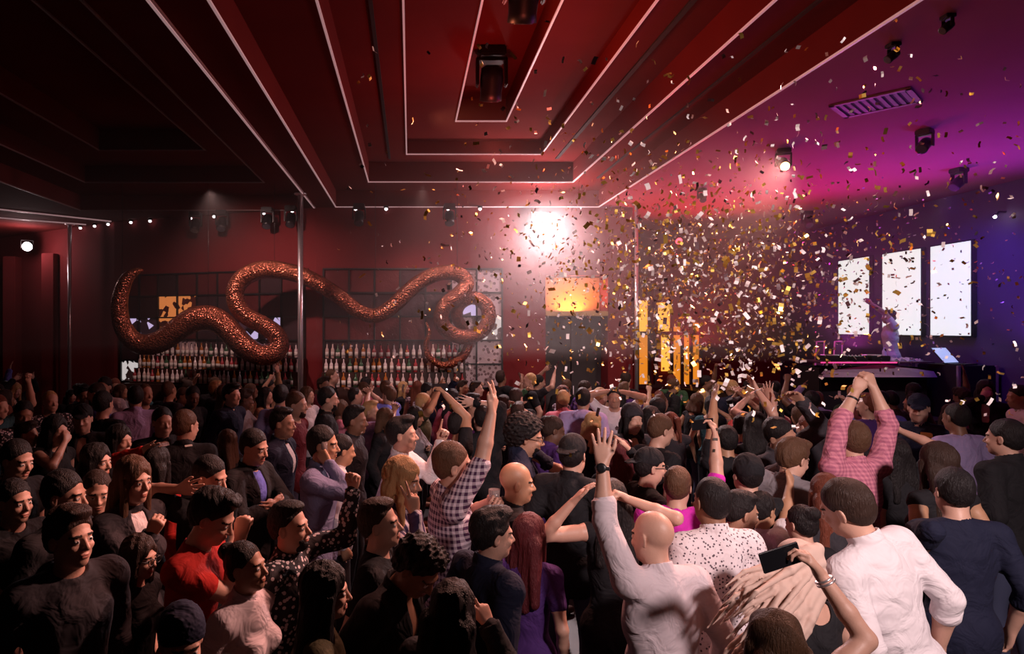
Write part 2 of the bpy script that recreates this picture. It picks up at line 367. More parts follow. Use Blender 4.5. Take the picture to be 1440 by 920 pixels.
sm = MB().tube([at(p[0], p[1], YS + p[3]) - Vector((-1.6, YS, 3.0)) for p in pts], [max(p[2], 1) * YS / FPX for p in pts], 24)
snb = sm.build('scaled_body', m_snake, sn)
for px, py in ((293, 430), (528, 434), (386, 368), (643, 375), (172, 402)):
    p = at(px, py, YS) - sn.location
    MB().tube([p, (p.x, p.y, (5.319 if p.x > .11 else 5.299) - 3.0)], .004, 6).build('hanging_cable', m_black, sn)
# ---------------------------------------------------------------- poles
for (px, Y, r, lab) in ((422.5, 11.6, .048, 'tall chrome pole in front of the snake, from dance floor to ceiling'), (98, 15.0, .045, 'chrome pole standing in the dark far bay beyond the snake'), (895, 12.6, .035, 'slim violet-lit chrome pole beside the dark doorway')):
    x = (px - CX) * Y / FPX
    t = thing('chrome_pole', lab, 'pole', (x, Y, FZ))
    MB().tube([(0, 0, .02), (0, 0, 4.97 - FZ)], r, 20).build('tube', m_chrome, t)
    MB().lathe((0, 0, 0), [(r * 2.6, 0), (r * 2.6, .015), (r * 1.2, .03)], 20).build('floor_flange', m_chrome, t)
    MB().lathe((0, 0, 4.96 - FZ), [(r * 1.2, 0), (r * 2.4, .02), (r * 2.4, .035)], 20).build('ceiling_flange', m_chrome, t)
# ---------------------------------------------------------------- light fixtures
def moving_head(label, loc, rz=0, tilt=40, lens=None, s=1.0, group=None, name='moving_head_light'):
    t = thing(name, label, 'stage light', loc, rz, group)
    MB().box((-.13 * s, -.13 * s, -.10 * s), (.13 * s, .13 * s, 0), .015 * s).build('base', m_black, t)
    y = MB().box((-.155 * s, -.05 * s, -.36 * s), (-.125 * s, .05 * s, -.08 * s), .01 * s).box((.125 * s, -.05 * s, -.36 * s), (.155 * s, .05 * s, -.08 * s), .01 * s).box((-.155 * s, -.05 * s, -.12 * s), (.155 * s, .05 * s, -.09 * s), .006 * s).build('yoke', m_black, t)
    M = Matrix.Translation((0, 0, -.30 * s)) @ Matrix.Rotation(math.radians(tilt), 4, 'X')
    h = MB().lathe((0, 0, 0), [(.06 * s, .14 * s), (.105 * s, .11 * s), (.115 * s, .0), (.105 * s, -.12 * s), (.11 * s, -.19 * s), (.09 * s, -.192 * s)], 20, M).build('head', m_black, t)
    MB().lathe((0, 0, 0), [(.088 * s, -.188 * s), (.088 * s, -.197 * s)], 20, M).build('lens', lens or mat('dark_lens', (.08, .08, .10), .08), h)
    return t
m_lensy = mat('lens_yellow', (1, .8, .4), .2, emit=(1, .70, .28), strength=4)
m_lensr = mat('lens_red', (1, .1, .1), .2, emit=(1, .05, .08), strength=5)
m_lenss = mat('lens_white', (1, .9, .95), .2, emit=(1, .85, .95), strength=4)
moving_head('black moving head hanging in the deepest ceiling recess, nearer the snake', (1.08, 8.5, 6.25), 0, 25, None, 1.35)
moving_head('black moving head hanging in the deepest ceiling recess, directly overhead', (1.12, 6.3, 6.25), 0, 30, None, 1.35)
moving_head('ceiling spotlight with glowing yellow lens beside the coffered edge', (5.1, 8.75, 5.0), 160, 60, m_lensy, .65, name='ceiling_spotlight')
moving_head('dark ceiling spotlight beside the square vent', (6.35, 7.9, 5.0), 120, 50, None, .6, name='ceiling_spotlight')
moving_head('dark ceiling spotlight nearest the stage side wall', (8.4, 9.8, 5.0), 100, 50, None, .7, name='ceiling_spotlight')
moving_head('small ceiling spotlight nearest the camera, closest to the coffer edge', (4.15, 5.5, 5.0), 90, 50, None, .34, name='ceiling_spotlight')
moving_head('small ceiling spotlight above the vent, nearest the picture top', (4.2, 5.0, 5.0), 90, 50, None, .3, name='ceiling_spotlight')
moving_head('dark ceiling spotlight in the red glow over the recess', (5.1, 11.2, 5.0), 180, 40, None, .5, name='ceiling_spotlight')
moving_head('dark ceiling spotlight over the performer', (8.3, 13.4, 5.0), 180, 40, None, .7, name='ceiling_spotlight')
moving_head('ceiling spotlight with red lens near the amber windows', (6.4, 15.4, 4.99), 180, 60, m_lensr, .9, name='ceiling_spotlight')
for k, (px, lab) in enumerate(((275, 'dark round wall spotlight farthest along the slanting bar wall'), (312, 'dark round wall spotlight over the first snake coil'), (376, 'dark round wall spotlight over the tight snake bend'), (409, 'dark round wall spotlight beside the tall chrome pole'),
                                (505, 'dark round wall spotlight over the sagging snake middle'), (632, 'dark round wall spotlight over the looped snake tail'))):
    x = (px - CX) * 12.6 / FPX; a = W3 if x > -1.9 else W2
    y = 12.55 if x > -1.9 else 12.95 + (-1.9 - x) * .357 - .35
    x = (px - CX) * y / FPX
    moving_head(lab, (x, y, 4.99), 180, 30, None, .85, name='stage_spotlight')
# the two burning lamps
def flood(label, loc, rz, s):
    t = thing('flood_lamp', label, 'stage light', loc, rz)
    MB().tube([(0, .53, .19 * s), (0, .1 * s, .19 * s)], .02 * s, 10).box((-.17 * s, .07 * s, .18 * s), (.17 * s, .13 * s, .205 * s)).box((-.17 * s, .07 * s, -.05 * s), (-.15 * s, .13 * s, .2 * s)).box((.15 * s, .07 * s, -.05 * s), (.17 * s, .13 * s, .2 * s)).build('bracket', m_black, t)
    M = Matrix.Rotation(math.radians(90), 4, 'X')
    h = MB().lathe((0, 0, 0), [(.08 * s, -.25 * s), (.13 * s, -.18 * s), (.145 * s, -.02 * s), (.15 * s, 0)], 24, M).build('housing', m_black, t)
    MB().lathe((0, 0, 0), [(.135 * s, -.005 * s), (.12 * s, .02 * s), (.05 * s, .035 * s)], 24, M).build('lens', m_hot, h)
flood('blazing white flood lamp on the back wall at the coffer corner', (2.54, 12.42, 4.62), 0, 1.0)
flood('small white flood lamp burning in the dark far bay', (-9.35, 15.62, 4.55), 32, .8)
# small bulbs along the ceiling edge over the bar
BU = [(113, 321), (133, 317), (152, 315), (184, 312), (211, 310), (268, 304), (301, 302), (371, 297), (411, 294), (500, 293), (543, 290), (630, 292), (675, 294)]
for k, (px, py) in enumerate(BU):
    Y = 12.86
    for _ in range(6):
        x = (px - CX) * Y / FPX
        Y = 12.9 if x > -1.9 else (12.95 + (-1.9 - x) * .357 if x > -6.8 else 14.7 + (-6.8 - x) * .60)
        Y -= .1
    x = (px - CX) * Y / FPX
    t = thing('ceiling_bulb', 'small white bulb at the ceiling edge, %s' % (['outermost in the far bay', 'second from the far pole', 'third from the far pole', 'fourth from the far pole', 'fifth from the far pole', 'first over the first snake coil', 'second over the first snake coil', 'over the tight snake bend', 'just beside the tall chrome pole',
              'over the sagging snake middle', 'second over the sagging snake middle', 'over the looped snake tail', 'nearest the flood lamp'][k]), 'bulb', (x, Y, 5.0))
    MB().lathe((0, 0, 0), [(.05, 0), (.05, -.03), (.03, -.04)], 12).build('socket', m_black, t)
    MB().lathe((0, 0, 0), [(.02, -.035), (.034, -.055), (.03, -.08), (.01, -.092)], 12).build('bulb', m_bulb, t)
# vent
t = thing('ceiling_vent', 'square dark grille vent in the purple ceiling', 'vent', (5.05, 6.95, 5.0), 42)
MB().box((-.30, -.36, -.02), (.30, -.31, .0)).box((-.30, .31, -.02), (.30, .36, .0)).box((-.30, -.36, -.02), (-.25, .36, .0)).box((.25, -.36, -.02), (.30, .36, .0)).build('frame', mat('vent_frame', (.25, .14, .18), .5), t)
v = MB()
for k in range(9): v.box((-.25, -.30 + k * .068, -.015), (.25, -.262 + k * .068, -.008))
v.build('slats', mat('vent_slat', (.05, .03, .04), .5), t)
MB().box((-.25, -.31, -.006), (.25, .31, -.001)).build('backing', m_blackm, t)
# bright pin lamp on the stage wall, dark ball speaker
t = thing('wall_pin_lamp', 'tiny star-bright lamp on the stage wall beyond the last screen', 'lamp', (9.9, 10.75, 4.45))
MB().tube([(.10, 0, .06), (-.02, 0, .06), (-.06, 0, .0)], .018, 8).build('arm', m_black, t)
MB().lathe((-.08, 0, -.03), [(.006, .025), (.022, .015), (.025, 0), (.015, -.015)], 12).build('bulb', m_hot, t)
t = thing('hanging_speaker', 'dark round speaker hanging beside the red lamp', 'speaker', (7.0, 15.0, 4.05))
MB().lathe((0, 0, 0), [(.02, .17), (.10, .14), (.165, .05), (.17, -.03), (.13, -.12), (.05, -.17)], 20).build('ball', m_blackm, t)
MB().tube([(0, 0, .16), (0, 0, .95)], .01, 8).build('stem', m_blackm, t)
# ---------------------------------------------------------------- the DJ booth
bo = thing('dj_booth', 'dark DJ booth with grey angled front shelf and red glowing edge', 'booth', (8.15, 11.55, 1.0))
m_grey = mat('booth_grey', (.42, .36, .42), .5, pattern='noise', col2=(.30, .25, .30), scale=9)
MB().box((-.95, -.30, 0), (.95, .45, .86), .02).build('counter_body', m_blackm, bo)
MB().poly([(-1.02, -.42, .70), (1.02, -.42, .70), (1.0, -.36, .80), (.1, -.34, .93), (-.9, -.36, .80)], (0, .05, 0)).build('front_fascia', m_grey, bo, label='pale grey shaped front panel')
MB().box((-1.0, -.40, .94), (1.0, .48, .97), .008).build('worktop', mat('booth_top', (.12, .05, .09), .3), bo)
MB().box((-1.0, -.415, .945), (.32, -.40, .965)).build('edge_light', mat('edge_glow', (1, .1, .3), .4, emit=(1, .05, .22), strength=1.6), bo, label='glowing red edge strip')
for k, (x, lab) in enumerate(((-.52, 'black media deck on the booth, nearest the pink chairs'), (.24, 'black media deck on the booth, nearest the performer'))):
    t = thing('media_deck', lab, 'deck', (8.15 + x, 11.6, 1.97))
    MB().box((-.17, -.2, 0), (.17, .2, .09), .01).build('case', m_black, t)
    MB().lathe((0, -.03, .09), [(.11, 0), (.11, .012), (.10, .016)], 24).build('jog_wheel', m_chrome, t)
    MB().box((-.08, .11, .09), (.08, .19, .10)).build('display', mat('deck_display', (.3, .1, .3), .3, emit=(1, .2, .7), strength=.8), t)
t = thing('mixer', 'small black mixer between the two decks', 'mixer', (8.02, 11.6, 1.97))
MB().box((-.14, -.2, 0), (.14, .2, .08), .01).build('case', m_black, t)
for k in range(4):
    for j in range(3): MB().lathe((-.09 + .06 * k, -.12 + .09 * j, .08), [(.012, 0), (.010, .02)], 10).build('knob', m_chrome, t)
m_pink = mat('pink_lit_frame', (.8, .25, .55), .4, emit=(1, .12, .6), strength=.16)  # pink light on the chair frame, put in as a faint glow
m_pinkseat = mat('pink_chair_panel', (.35, .08, .25), .5)
for px, lab in ((1141, 'pink-lit upright chair on stage, nearer the corner'), (1166, 'pink-lit upright chair on stage, nearer the booth')):
    p = at(px, 500, 13.3)
    t = thing('stage_chair', lab, 'chair', (p.x, 13.3, 1.0), 200, 'pink-lit chairs on the stage')
    for sx in (-1, 1):
        MB().tube([(sx * .11, -.16, 0), (sx * .11, -.16, .62)], .014, 8).build('leg', m_pink, t)
        MB().tube([(sx * .11, .16, 0), (sx * .11, .16, .62), (sx * .11, .20, 1.28)], .014, 8).build('leg', m_pink, t)
    MB().box((-.12, -.18, .60), (.12, .18, .64), .01).build('seat', m_pinkseat, t)
    MB().box((-.095, .175, .80), (.095, .195, 1.24), .006).build('backrest', m_pinkseat, t)
    MB().tube([(-.11, .20, 1.28), (.11, .20, 1.28)], .014, 8).tube([(-.11, .17, .78), (.11, .17, .78)], .014, 8).build('back_frame', m_pink, t)
# tilted laptop on a stand, towel and bottle on a flight case
t = thing('flight_case', 'dark flight case on the stage below the widest screen', 'case', (9.58, 11.25, 1.0))
MB().box((-.33, -.45, 0), (.33, .45, .92), .02).build('body', m_blackm, t)
for sx in (-1, 1):
    for sy in (-1, 1):
        e = MB(); e.box((sx * .32 - .02, sy * .44 - .02, 0), (sx * .32 + .02, sy * .44 + .02, .92))
        e.build('corner_edging', m_chrome, t)
p = at(1355, 488, 11.4)
t = thing('laptop', 'open laptop with tilted pale blue lit screen on the flight case', 'laptop', (9.52, 11.05, 1.925), 25)
MB().box((-.2, -.14, 0), (.2, .14, .018), .004).build('keyboard_base', m_black, t)
M = Matrix.Translation((0, .14, .02)) @ Matrix.Rotation(math.radians(-38), 4, 'X')
h = MB().box((-.24, 0, -.012), (.24, .012, .34), .003, M).build('lid', m_black, t)
MB().box((-.22, -.003, .012), (.22, .001, .325), 0, M).build('screen', mat('laptop_screen', (.6, .7, .9), .3, emit=(.55, .68, 1), strength=.65), h)
t = thing('towel', 'crumpled white towel lying beside the bottle on the booth top', 'towel', (8.86, 11.42, 1.955))
tw = MB(); rr = random.Random(5)
G = [[Vector((-.22 + .44 * i / 14, -.12 + .24 * j / 9, .035 + .03 * math.sin(i * 1.1 + j * .7) + .02 * rr.random() - .03 * (abs(i - 7) / 7) ** 2)) for j in range(10)] for i in range(15)]
V = [[tw.bm.verts.new(q) for q in r] for r in G]
for i in range(14):
    for j in range(9):
        f = tw.bm.faces.new((V[i][j], V[i + 1][j], V[i + 1][j + 1], V[i][j + 1])); f.smooth = True
bmesh.ops.solidify(tw.bm, geom=tw.bm.faces[:], thickness=.012)
tw.build('cloth', mat('white_towel', (.85, .8, .9), .9), t)
t = thing('water_bottle', 'pale water bottle standing beside the white towel', 'bottle', (8.74, 11.80, 1.971))
MB().lathe((0, 0, 0), [(.035, 0), (.037, .02), (.037, .16), (.015, .21), (.015, .24)], 14).build('plastic', mat('water_plastic', (.75, .75, .95), .15), t)
MB().lathe((0, 0, 0), [(.018, .235), (.018, .26)], 12).build('cap', m_lab, t)
# haze in the back of the room
hz = MB().poly([(-6.8, 6.6, 2.2), (9.9, 6.6, 2.2), (9.9, 17.2, 2.2), (4.6, 17.2, 2.2), (4.6, 12.9, 2.2), (-1.9, 12.88, 2.2), (-6.8, 14.5, 2.2)], (0, 0, 2.77)).build('haze', m_black)
hm = bpy.data.materials.new('haze'); hm.use_nodes = True
for n in list(hm.node_tree.nodes):
    if n.type == 'BSDF_PRINCIPLED': hm.node_tree.nodes.remove(n)
vs = hm.node_tree.nodes.new('ShaderNodeVolumeScatter'); vs.inputs['Density'].default_value = .016; vs.inputs['Anisotropy'].default_value = .45; vs.inputs['Color'].default_value = (1, .92, .92, 1)
hm.node_tree.links.new(vs.outputs[0], hm.node_tree.nodes['Material Output'].inputs['Volume'])
hz.data.materials.clear(); hz.data.materials.append(hm); hz['kind'] = 'stuff'; hz['label'] = 'thin stage haze drifting in the rear of the room'; hz['category'] = 'haze'
pf = MB().lathe((2.3, 11.6, 3.95), [(.05, -1.2), (.7, -1.05), (1.1, -.6), (1.25, 0), (1.1, .55), (.7, .9), (.05, 1.02)], 24).build('haze', m_black)  # extra haze volume added to widen the glow of the flood lamp
pf.data.materials.clear(); hm2 = hm.copy(); hm2.name = 'haze_lamp_glow'
for q in hm2.node_tree.nodes:
    if q.type == 'VOLUME_SCATTER': q.inputs['Density'].default_value = .05; q.inputs['Anisotropy'].default_value = .3
pf.data.materials.append(hm2); pf['kind'] = 'stuff'; pf['label'] = 'denser haze added round the blazing flood lamp to spread its glow'; pf['category'] = 'haze'
# ---------------------------------------------------------------- people: distance fields meshed into one smooth surface
class Field:
    """A grid of distances; shapes are blended into it and the zero surface becomes the mesh."""
    def __init__(s, prims, h, zsplit=None, zcoarse=0.03, pad=0.03):
        lo = np.min([p['lo'] for p in prims if p['op'] == 'u'], axis=0) - pad
        hi = np.max([p['hi'] for p in prims if p['op'] == 'u'], axis=0) + pad
        ax = []
        for i in range(3):
            if i == 2 and zsplit is not None and lo[2] < zsplit < hi[2]:
                a = np.arange(lo[2], zsplit, zcoarse); b = np.arange(zsplit, hi[2] + h, h)
                ax.append(np.concatenate([a, b]).astype(np.float32))
            else:
                ax.append(np.arange(lo[i], hi[i] + h, h, dtype=np.float32))
        s.ax = ax
        s.F = np.full([len(a) for a in ax], 0.2, np.float32)
        for p in prims: s.put(p)

    def put(s, p):
        m = p['k'] + 0.03
        sl = []
        for i in range(3):
            a = max(0, int(np.searchsorted(s.ax[i], p['lo'][i] - m)) - 1)
            b = min(len(s.ax[i]), int(np.searchsorted(s.ax[i], p['hi'][i] + m)) + 1)
            if b <= a: return
            sl.append(slice(a, b))
        X = s.ax[0][sl[0]][:, None, None]; Y = s.ax[1][sl[1]][None, :, None]; Z = s.ax[2][sl[2]][None, None, :]
        d = p['fn'](X, Y, Z)
        G = s.F[tuple(sl)]
        k = max(p['k'], 1e-5)
        if p['op'] == 'u':
            q = np.maximum(k - np.abs(G - d), 0) / k
            s.F[tuple(sl)] = np.minimum(G, d) - q * q * k * 0.25
        elif p['op'] == 's':
            d = -d
            q = np.maximum(k - np.abs(G - d), 0) / k
            s.F[tuple(sl)] = np.maximum(G, d) + q * q * k * 0.25
        elif p['op'] == 'n':
            s.F[tuple(sl)] = G + d

    def mesh(s, name):
        F = s.F; ax = s.ax
        I = F < 0
        n = [d - 1 for d in F.shape]
        cnt = np.zeros(n, np.int8)
        C8 = [(i, j, k) for i in (0, 1) for j in (0, 1) for k in (0, 1)]
        for i, j, k in C8: cnt += I[i:i + n[0], j:j + n[1], k:k + n[2]]
        c = np.argwhere((cnt > 0) & (cnt < 8))
        cid = np.full(n, -1, np.int32); cid[c[:, 0], c[:, 1], c[:, 2]] = np.arange(len(c))
        val = {o: F[c[:, 0] + o[0], c[:, 1] + o[1], c[:, 2] + o[2]] for o in C8}
        acc = np.zeros((len(c), 3), np.float32); num = np.zeros(len(c), np.float32)
        for a in C8:
            for ax_i in range(3):
                if a[ax_i]: continue
                b = list(a); b[ax_i] = 1; b = tuple(b)
                fa, fb = val[a], val[b]
                cr = (fa < 0) != (fb < 0)
                t = np.where(cr, fa / np.where(cr, fa - fb, 1), 0)
                for q in range(3):
                    acc[:, q] += np.where(cr, t if q == ax_i else a[q], 0)
                num += cr
        acc /= np.maximum(num, 1)[:, None]
        V = np.empty((len(c), 3), np.float32)
        for q in range(3):
            lo = ax[q][c[:, q]]; V[:, q] = lo + acc[:, q] * (ax[q][c[:, q] + 1] - lo)
        quads = []
        for q in range(3):
            a = [slice(None)] * 3; b = [slice(None)] * 3
            a[q] = slice(0, -1); b[q] = slice(1, None)
            A, B = I[tuple(a)], I[tuple(b)]
            e = np.argwhere(A != B)
            u, w = (q + 1) % 3, (q + 2) % 3
            e = e[(e[:, u] > 0) & (e[:, w] > 0) & (e[:, u] < n[u]) & (e[:, w] < n[w])]
            sgn = A[e[:, 0], e[:, 1], e[:, 2]]
            def at(du, dw):
                f = e.copy(); f[:, u] -= du; f[:, w] -= dw
                return cid[f[:, 0], f[:, 1], f[:, 2]]
            Q = np.stack([at(1, 1), at(0, 1), at(0, 0), at(1, 0)], 1)
            Q[~sgn] = Q[~sgn][:, ::-1]
            quads.append(Q)
        Q = np.concatenate(quads); Q = Q[(Q >= 0).all(1)]
        return mesh_from(name, V, Q), V, Q


def mesh_from(name, V, Q):
    me = bpy.data.meshes.new(name)
    me.vertices.add(len(V)); me.vertices.foreach_set('co', np.ascontiguousarray(V, np.float32).ravel())
    k = Q.shape[1]
    me.loops.add(Q.size); me.loops.foreach_set('vertex_index', np.ascontiguousarray(Q, np.int32).ravel())
    me.polygons.add(len(Q)); me.polygons.foreach_set('loop_start', np.arange(0, Q.size, k, dtype=np.int32))
    me.polygons.foreach_set('use_smooth', np.ones(len(Q), bool))
    me.update(calc_edges=True)
    return me


def v3(*a): return np.array(a, np.float32)

def cap(a, b, r1, r2, k=0.02, op='u'):
    a = np.asarray(a, np.float32); b = np.asarray(b, np.float32); ba = b - a; L = max(float(ba @ ba), 1e-8)
    def fn(X, Y, Z):
        x, y, z = X - a[0], Y - a[1], Z - a[2]
        t = np.clip((x * ba[0] + y * ba[1] + z * ba[2]) / L, 0, 1)
        return np.sqrt((x - ba[0] * t) ** 2 + (y - ba[1] * t) ** 2 + (z - ba[2] * t) ** 2) - (r1 + (r2 - r1) * t)
    R = max(r1, r2)
    return dict(fn=fn, lo=np.minimum(a, b) - R, hi=np.maximum(a, b) + R, k=k, op=op)

def ell(c, r, R=None, k=0.02, op='u'):
    c = np.asarray(c, np.float32); r = np.asarray(r, np.float32)
    R = np.eye(3, dtype=np.float32) if R is None else np.asarray(R, np.float32)
    def fn(X, Y, Z):
        x, y, z = X - c[0], Y - c[1], Z - c[2]
        q = [R[0, i] * x + R[1, i] * y + R[2, i] * z for i in range(3)]
        k0 = np.sqrt(sum((q[i] / r[i]) ** 2 for i in range(3)))
        k1 = np.sqrt(sum((q[i] / (r[i] * r[i])) ** 2 for i in range(3))) + 1e-6
        return k0 * (k0 - 1) / k1
    e = np.abs(R) @ r
    return dict(fn=fn, lo=c - e, hi=c + e, k=k, op=op)

def half(c, nrm, lo, hi, k=0.004, op='s'):
    """half space on the side nrm points to"""
    c = np.asarray(c, np.float32); nrm = np.asarray(nrm, np.float32) / np.linalg.norm(nrm)
    return dict(fn=lambda X, Y, Z: -((X - c[0]) * nrm[0] + (Y - c[1]) * nrm[1] + (Z - c[2]) * nrm[2]),
                lo=np.asarray(lo, np.float32), hi=np.asarray(hi, np.float32), k=k, op=op)

def ring(c, R, rad, hh, th, k=0.006, sy=1.0):
    """a short tube wall: a collar, a cuff, a bracelet"""
    c = np.asarray(c, np.float32)
    def fn(X, Y, Z):
        x, y, z = X - c[0], Y - c[1], Z - c[2]
        q = [R[0, i] * x + R[1, i] * y + R[2, i] * z for i in range(3)]
        rr = np.sqrt(q[0] ** 2 + (q[1] * sy) ** 2) - rad
        zz = q[2] - np.clip(q[2], -hh, hh)
        return np.sqrt(rr * rr + zz * zz) - th
    e = rad + hh + th
    return dict(fn=fn, lo=c - e, hi=c + e, k=k, op='u')

def noise(lo, hi, amp, fr, ph, zs=1.0):
    r = random.Random(ph)
    D = [np.array([r.gauss(0, 1), r.gauss(0, 1), r.gauss(0, 1) * zs], np.float32) * fr * r.uniform(.6, 1.5) for _ in range(7)]
    P = [r.uniform(0, 6.28) for _ in range(7)]
    def fn(X, Y, Z):
        v = 0
        for d, p in zip(D, P):
            v = v + np.sin(X * d[0] + Y * d[1] + Z * d[2] + p)
        return (v * (amp / 3.5)).astype(np.float32)
    return dict(fn=fn, lo=np.asarray(lo), hi=np.asarray(hi), k=0.0, op='n')

def rotm(yaw=0, pitch=0, roll=0):
    """yaw about z (positive turns to the person's left), pitch nods forward, roll tips to the person's right"""
    y, p, r = math.radians(yaw), math.radians(-pitch), math.radians(roll)
    Rz = np.array([[math.cos(y), -math.sin(y), 0], [math.sin(y), math.cos(y), 0], [0, 0, 1]])
    Rx = np.array([[1, 0, 0], [0, math.cos(p), -math.sin(p)], [0, math.sin(p), math.cos(p)]])
    Ry = np.array([[math.cos(r), 0, math.sin(r)], [0, 1, 0], [-math.sin(r), 0, math.cos(r)]])
    return (Rz @ Rx @ Ry).astype(np.float32)

def unit(v):
    v = np.asarray(v, np.float32); return v / max(float(np.linalg.norm(v)), 1e-6)

FINGERS = [(.95, -1.5), (1.05, -.5), (1.0, .5), (.78, 1.5)]     # index .. little
CURL = {'open': [(8, 8, 6)] * 4, 'relax': [(22, 30, 20)] * 4, 'fist': [(75, 95, 60)] * 4, 'grip': [(40, 55, 40)] * 4,
        'point': [(4, 5, 4)] + [(75, 95, 60)] * 3, 'peace': [(4, 5, 4)] * 2 + [(75, 95, 60)] * 2,
        'horns': [(4, 5, 4), (75, 95, 60), (75, 95, 60), (4, 5, 4)], 'pinch': [(45, 50, 30), (45, 45, 30), (20, 25, 15), (12, 15, 10)],
        'ok': [(15, 12, 8), (10, 10, 8), (18, 20, 12), (40, 50, 40)], 'clasp': [(55, 70, 40)] * 4}

def hand_prims(w, d, n, side, pose, s=1.0):
    """w wrist, d where the hand points, n where the palm faces, side +1 when the thumb lies on d x n"""
    d = unit(d); n = unit(np.asarray(n) - d * float(np.dot(n, d))); t = np.cross(d, n) * side
    out = []
    spread = {'open': 9, 'peace': 11, 'horns': 6, 'ok': 10}.get(pose, 3)
    cur = CURL[pose]
    for i, (L, o) in enumerate(FINGERS):
        kn = w + d * (.088 - .005 * abs(o)) * s - t * o * .0195 * s
        out.append(cap(w + d * .01 * s - t * o * .010 * s, kn, .0145 * s, .0115 * s, .012))
        fan = math.radians(-o * spread)
        fd = d * math.cos(fan) + t * math.sin(fan)
        p = kn; ang = 0
        for seg, (ln, ra, rb) in enumerate(((.044, .0093, .0086), (.028, .0086, .0078), (.022, .0078, .0066))):
            ang += math.radians(cur[i][seg])
            q = p + (fd * math.cos(ang) + n * math.sin(ang)) * ln * L * s
            out.append(cap(p, q, ra * s, rb * s, .004))
            p = q
    b = w + d * .022 * s + t * .016 * s
    close = {'fist': .9, 'grip': .75, 'point': .8, 'peace': .9, 'pinch': .8, 'clasp': .8, 'horns': .9, 'ok': .5, 'relax': .35, 'open': .05}[pose]
    m = b + (d * .038 + t * .030 * (1 - close * .3) + n * .018 * close) * s
    e = m + (d * (.034 - .012 * close) + t * (.016 - .034 * close) + n * .022 * close) * s
    f = e + (d * (.026 - .012 * close) + t * (.006 - .028 * close) + n * .010 * close) * s
    out += [cap(b, m, .0155 * s, .0115 * s, .014), cap(m, e, .0110 * s, .0098 * s, .004), cap(e, f, .0096 * s, .0080 * s, .003)]
    out.append(ell(w + d * .05 * s, v3(.036, .05, .013) * s, np.stack([t, d, n], 1), .012))
    return out

def ik(sh, wr, l1, l2, hint):
    dv = wr - sh; D = float(np.linalg.norm(dv)); u = dv / max(D, 1e-6)
    if D > (l1 + l2) * .985: wr = sh + u * (l1 + l2) * .985; D = (l1 + l2) * .985
    if D < .12: wr = sh + u * .12; D = .12
    a = (l1 * l1 - l2 * l2 + D * D) / (2 * D); h = math.sqrt(max(l1 * l1 - a * a, 0))
    hp = hint - u * float(np.dot(hint, u)); hp = unit(hp)
    return sh + u * a + hp * h, wr

ARMS = {  # wrist from the shoulder centre (x outwards), elbow hint, hand pose, palm normal (x inwards)
    'down': ((.07, .02, -.50), (.5, -1, 0), 'relax', (-1, 0, 0)),
    'bent': ((-.06, .33, -.22), (.6, -.4, -1), 'grip', (-1, .1, 0)),
    'sip': ((-.07, .26, .00), (.8, 0, -1), 'grip', (-1, 0, 0)),
    'phone': ((-.08, .36, .22), (.7, 0, -1), 'grip', (-.8, .3, 0)),
    'up': ((.05, .06, .54), (1, .2, 0), 'open', (-.2, 1, 0)),
    'upbent': ((.04, .20, .40), (1, 0, -.2), 'open', (0, 1, .2)),
    'fistup': ((.05, .10, .50), (1, .2, 0), 'fist', (-.3, 1, 0)),
    'point': ((.03, .30, .38), (1, 0, -.3), 'point', (-.8, 0, -.4)),
    'peace': ((.04, .16, .36), (1, 0, -.3), 'peace', (0, 1, 0)),
    'chest': ((-.16, .22, -.18), (1, 0, -.5), 'relax', (-.2, -1, 0)),
    'face': ((-.12, .17, .15), (1, .3, -.8), 'relax', (-.3, -1, 0)),
    'hip': ((.02, .10, -.46), (1, -.6, 0), 'relax', (-1, 0, 0)),
    'clap': ((-.15, .30, .28), (1, 0, -.6), 'open', (-1, 0, 0)),
    'fwd': ((-.02, .50, -.05), (.6, 0, -1), 'relax', (0, 0, -1)),
    'head': ((-.09, .03, .30), (1, .3, 0), 'relax', (-.9, -.2, 0)),
}

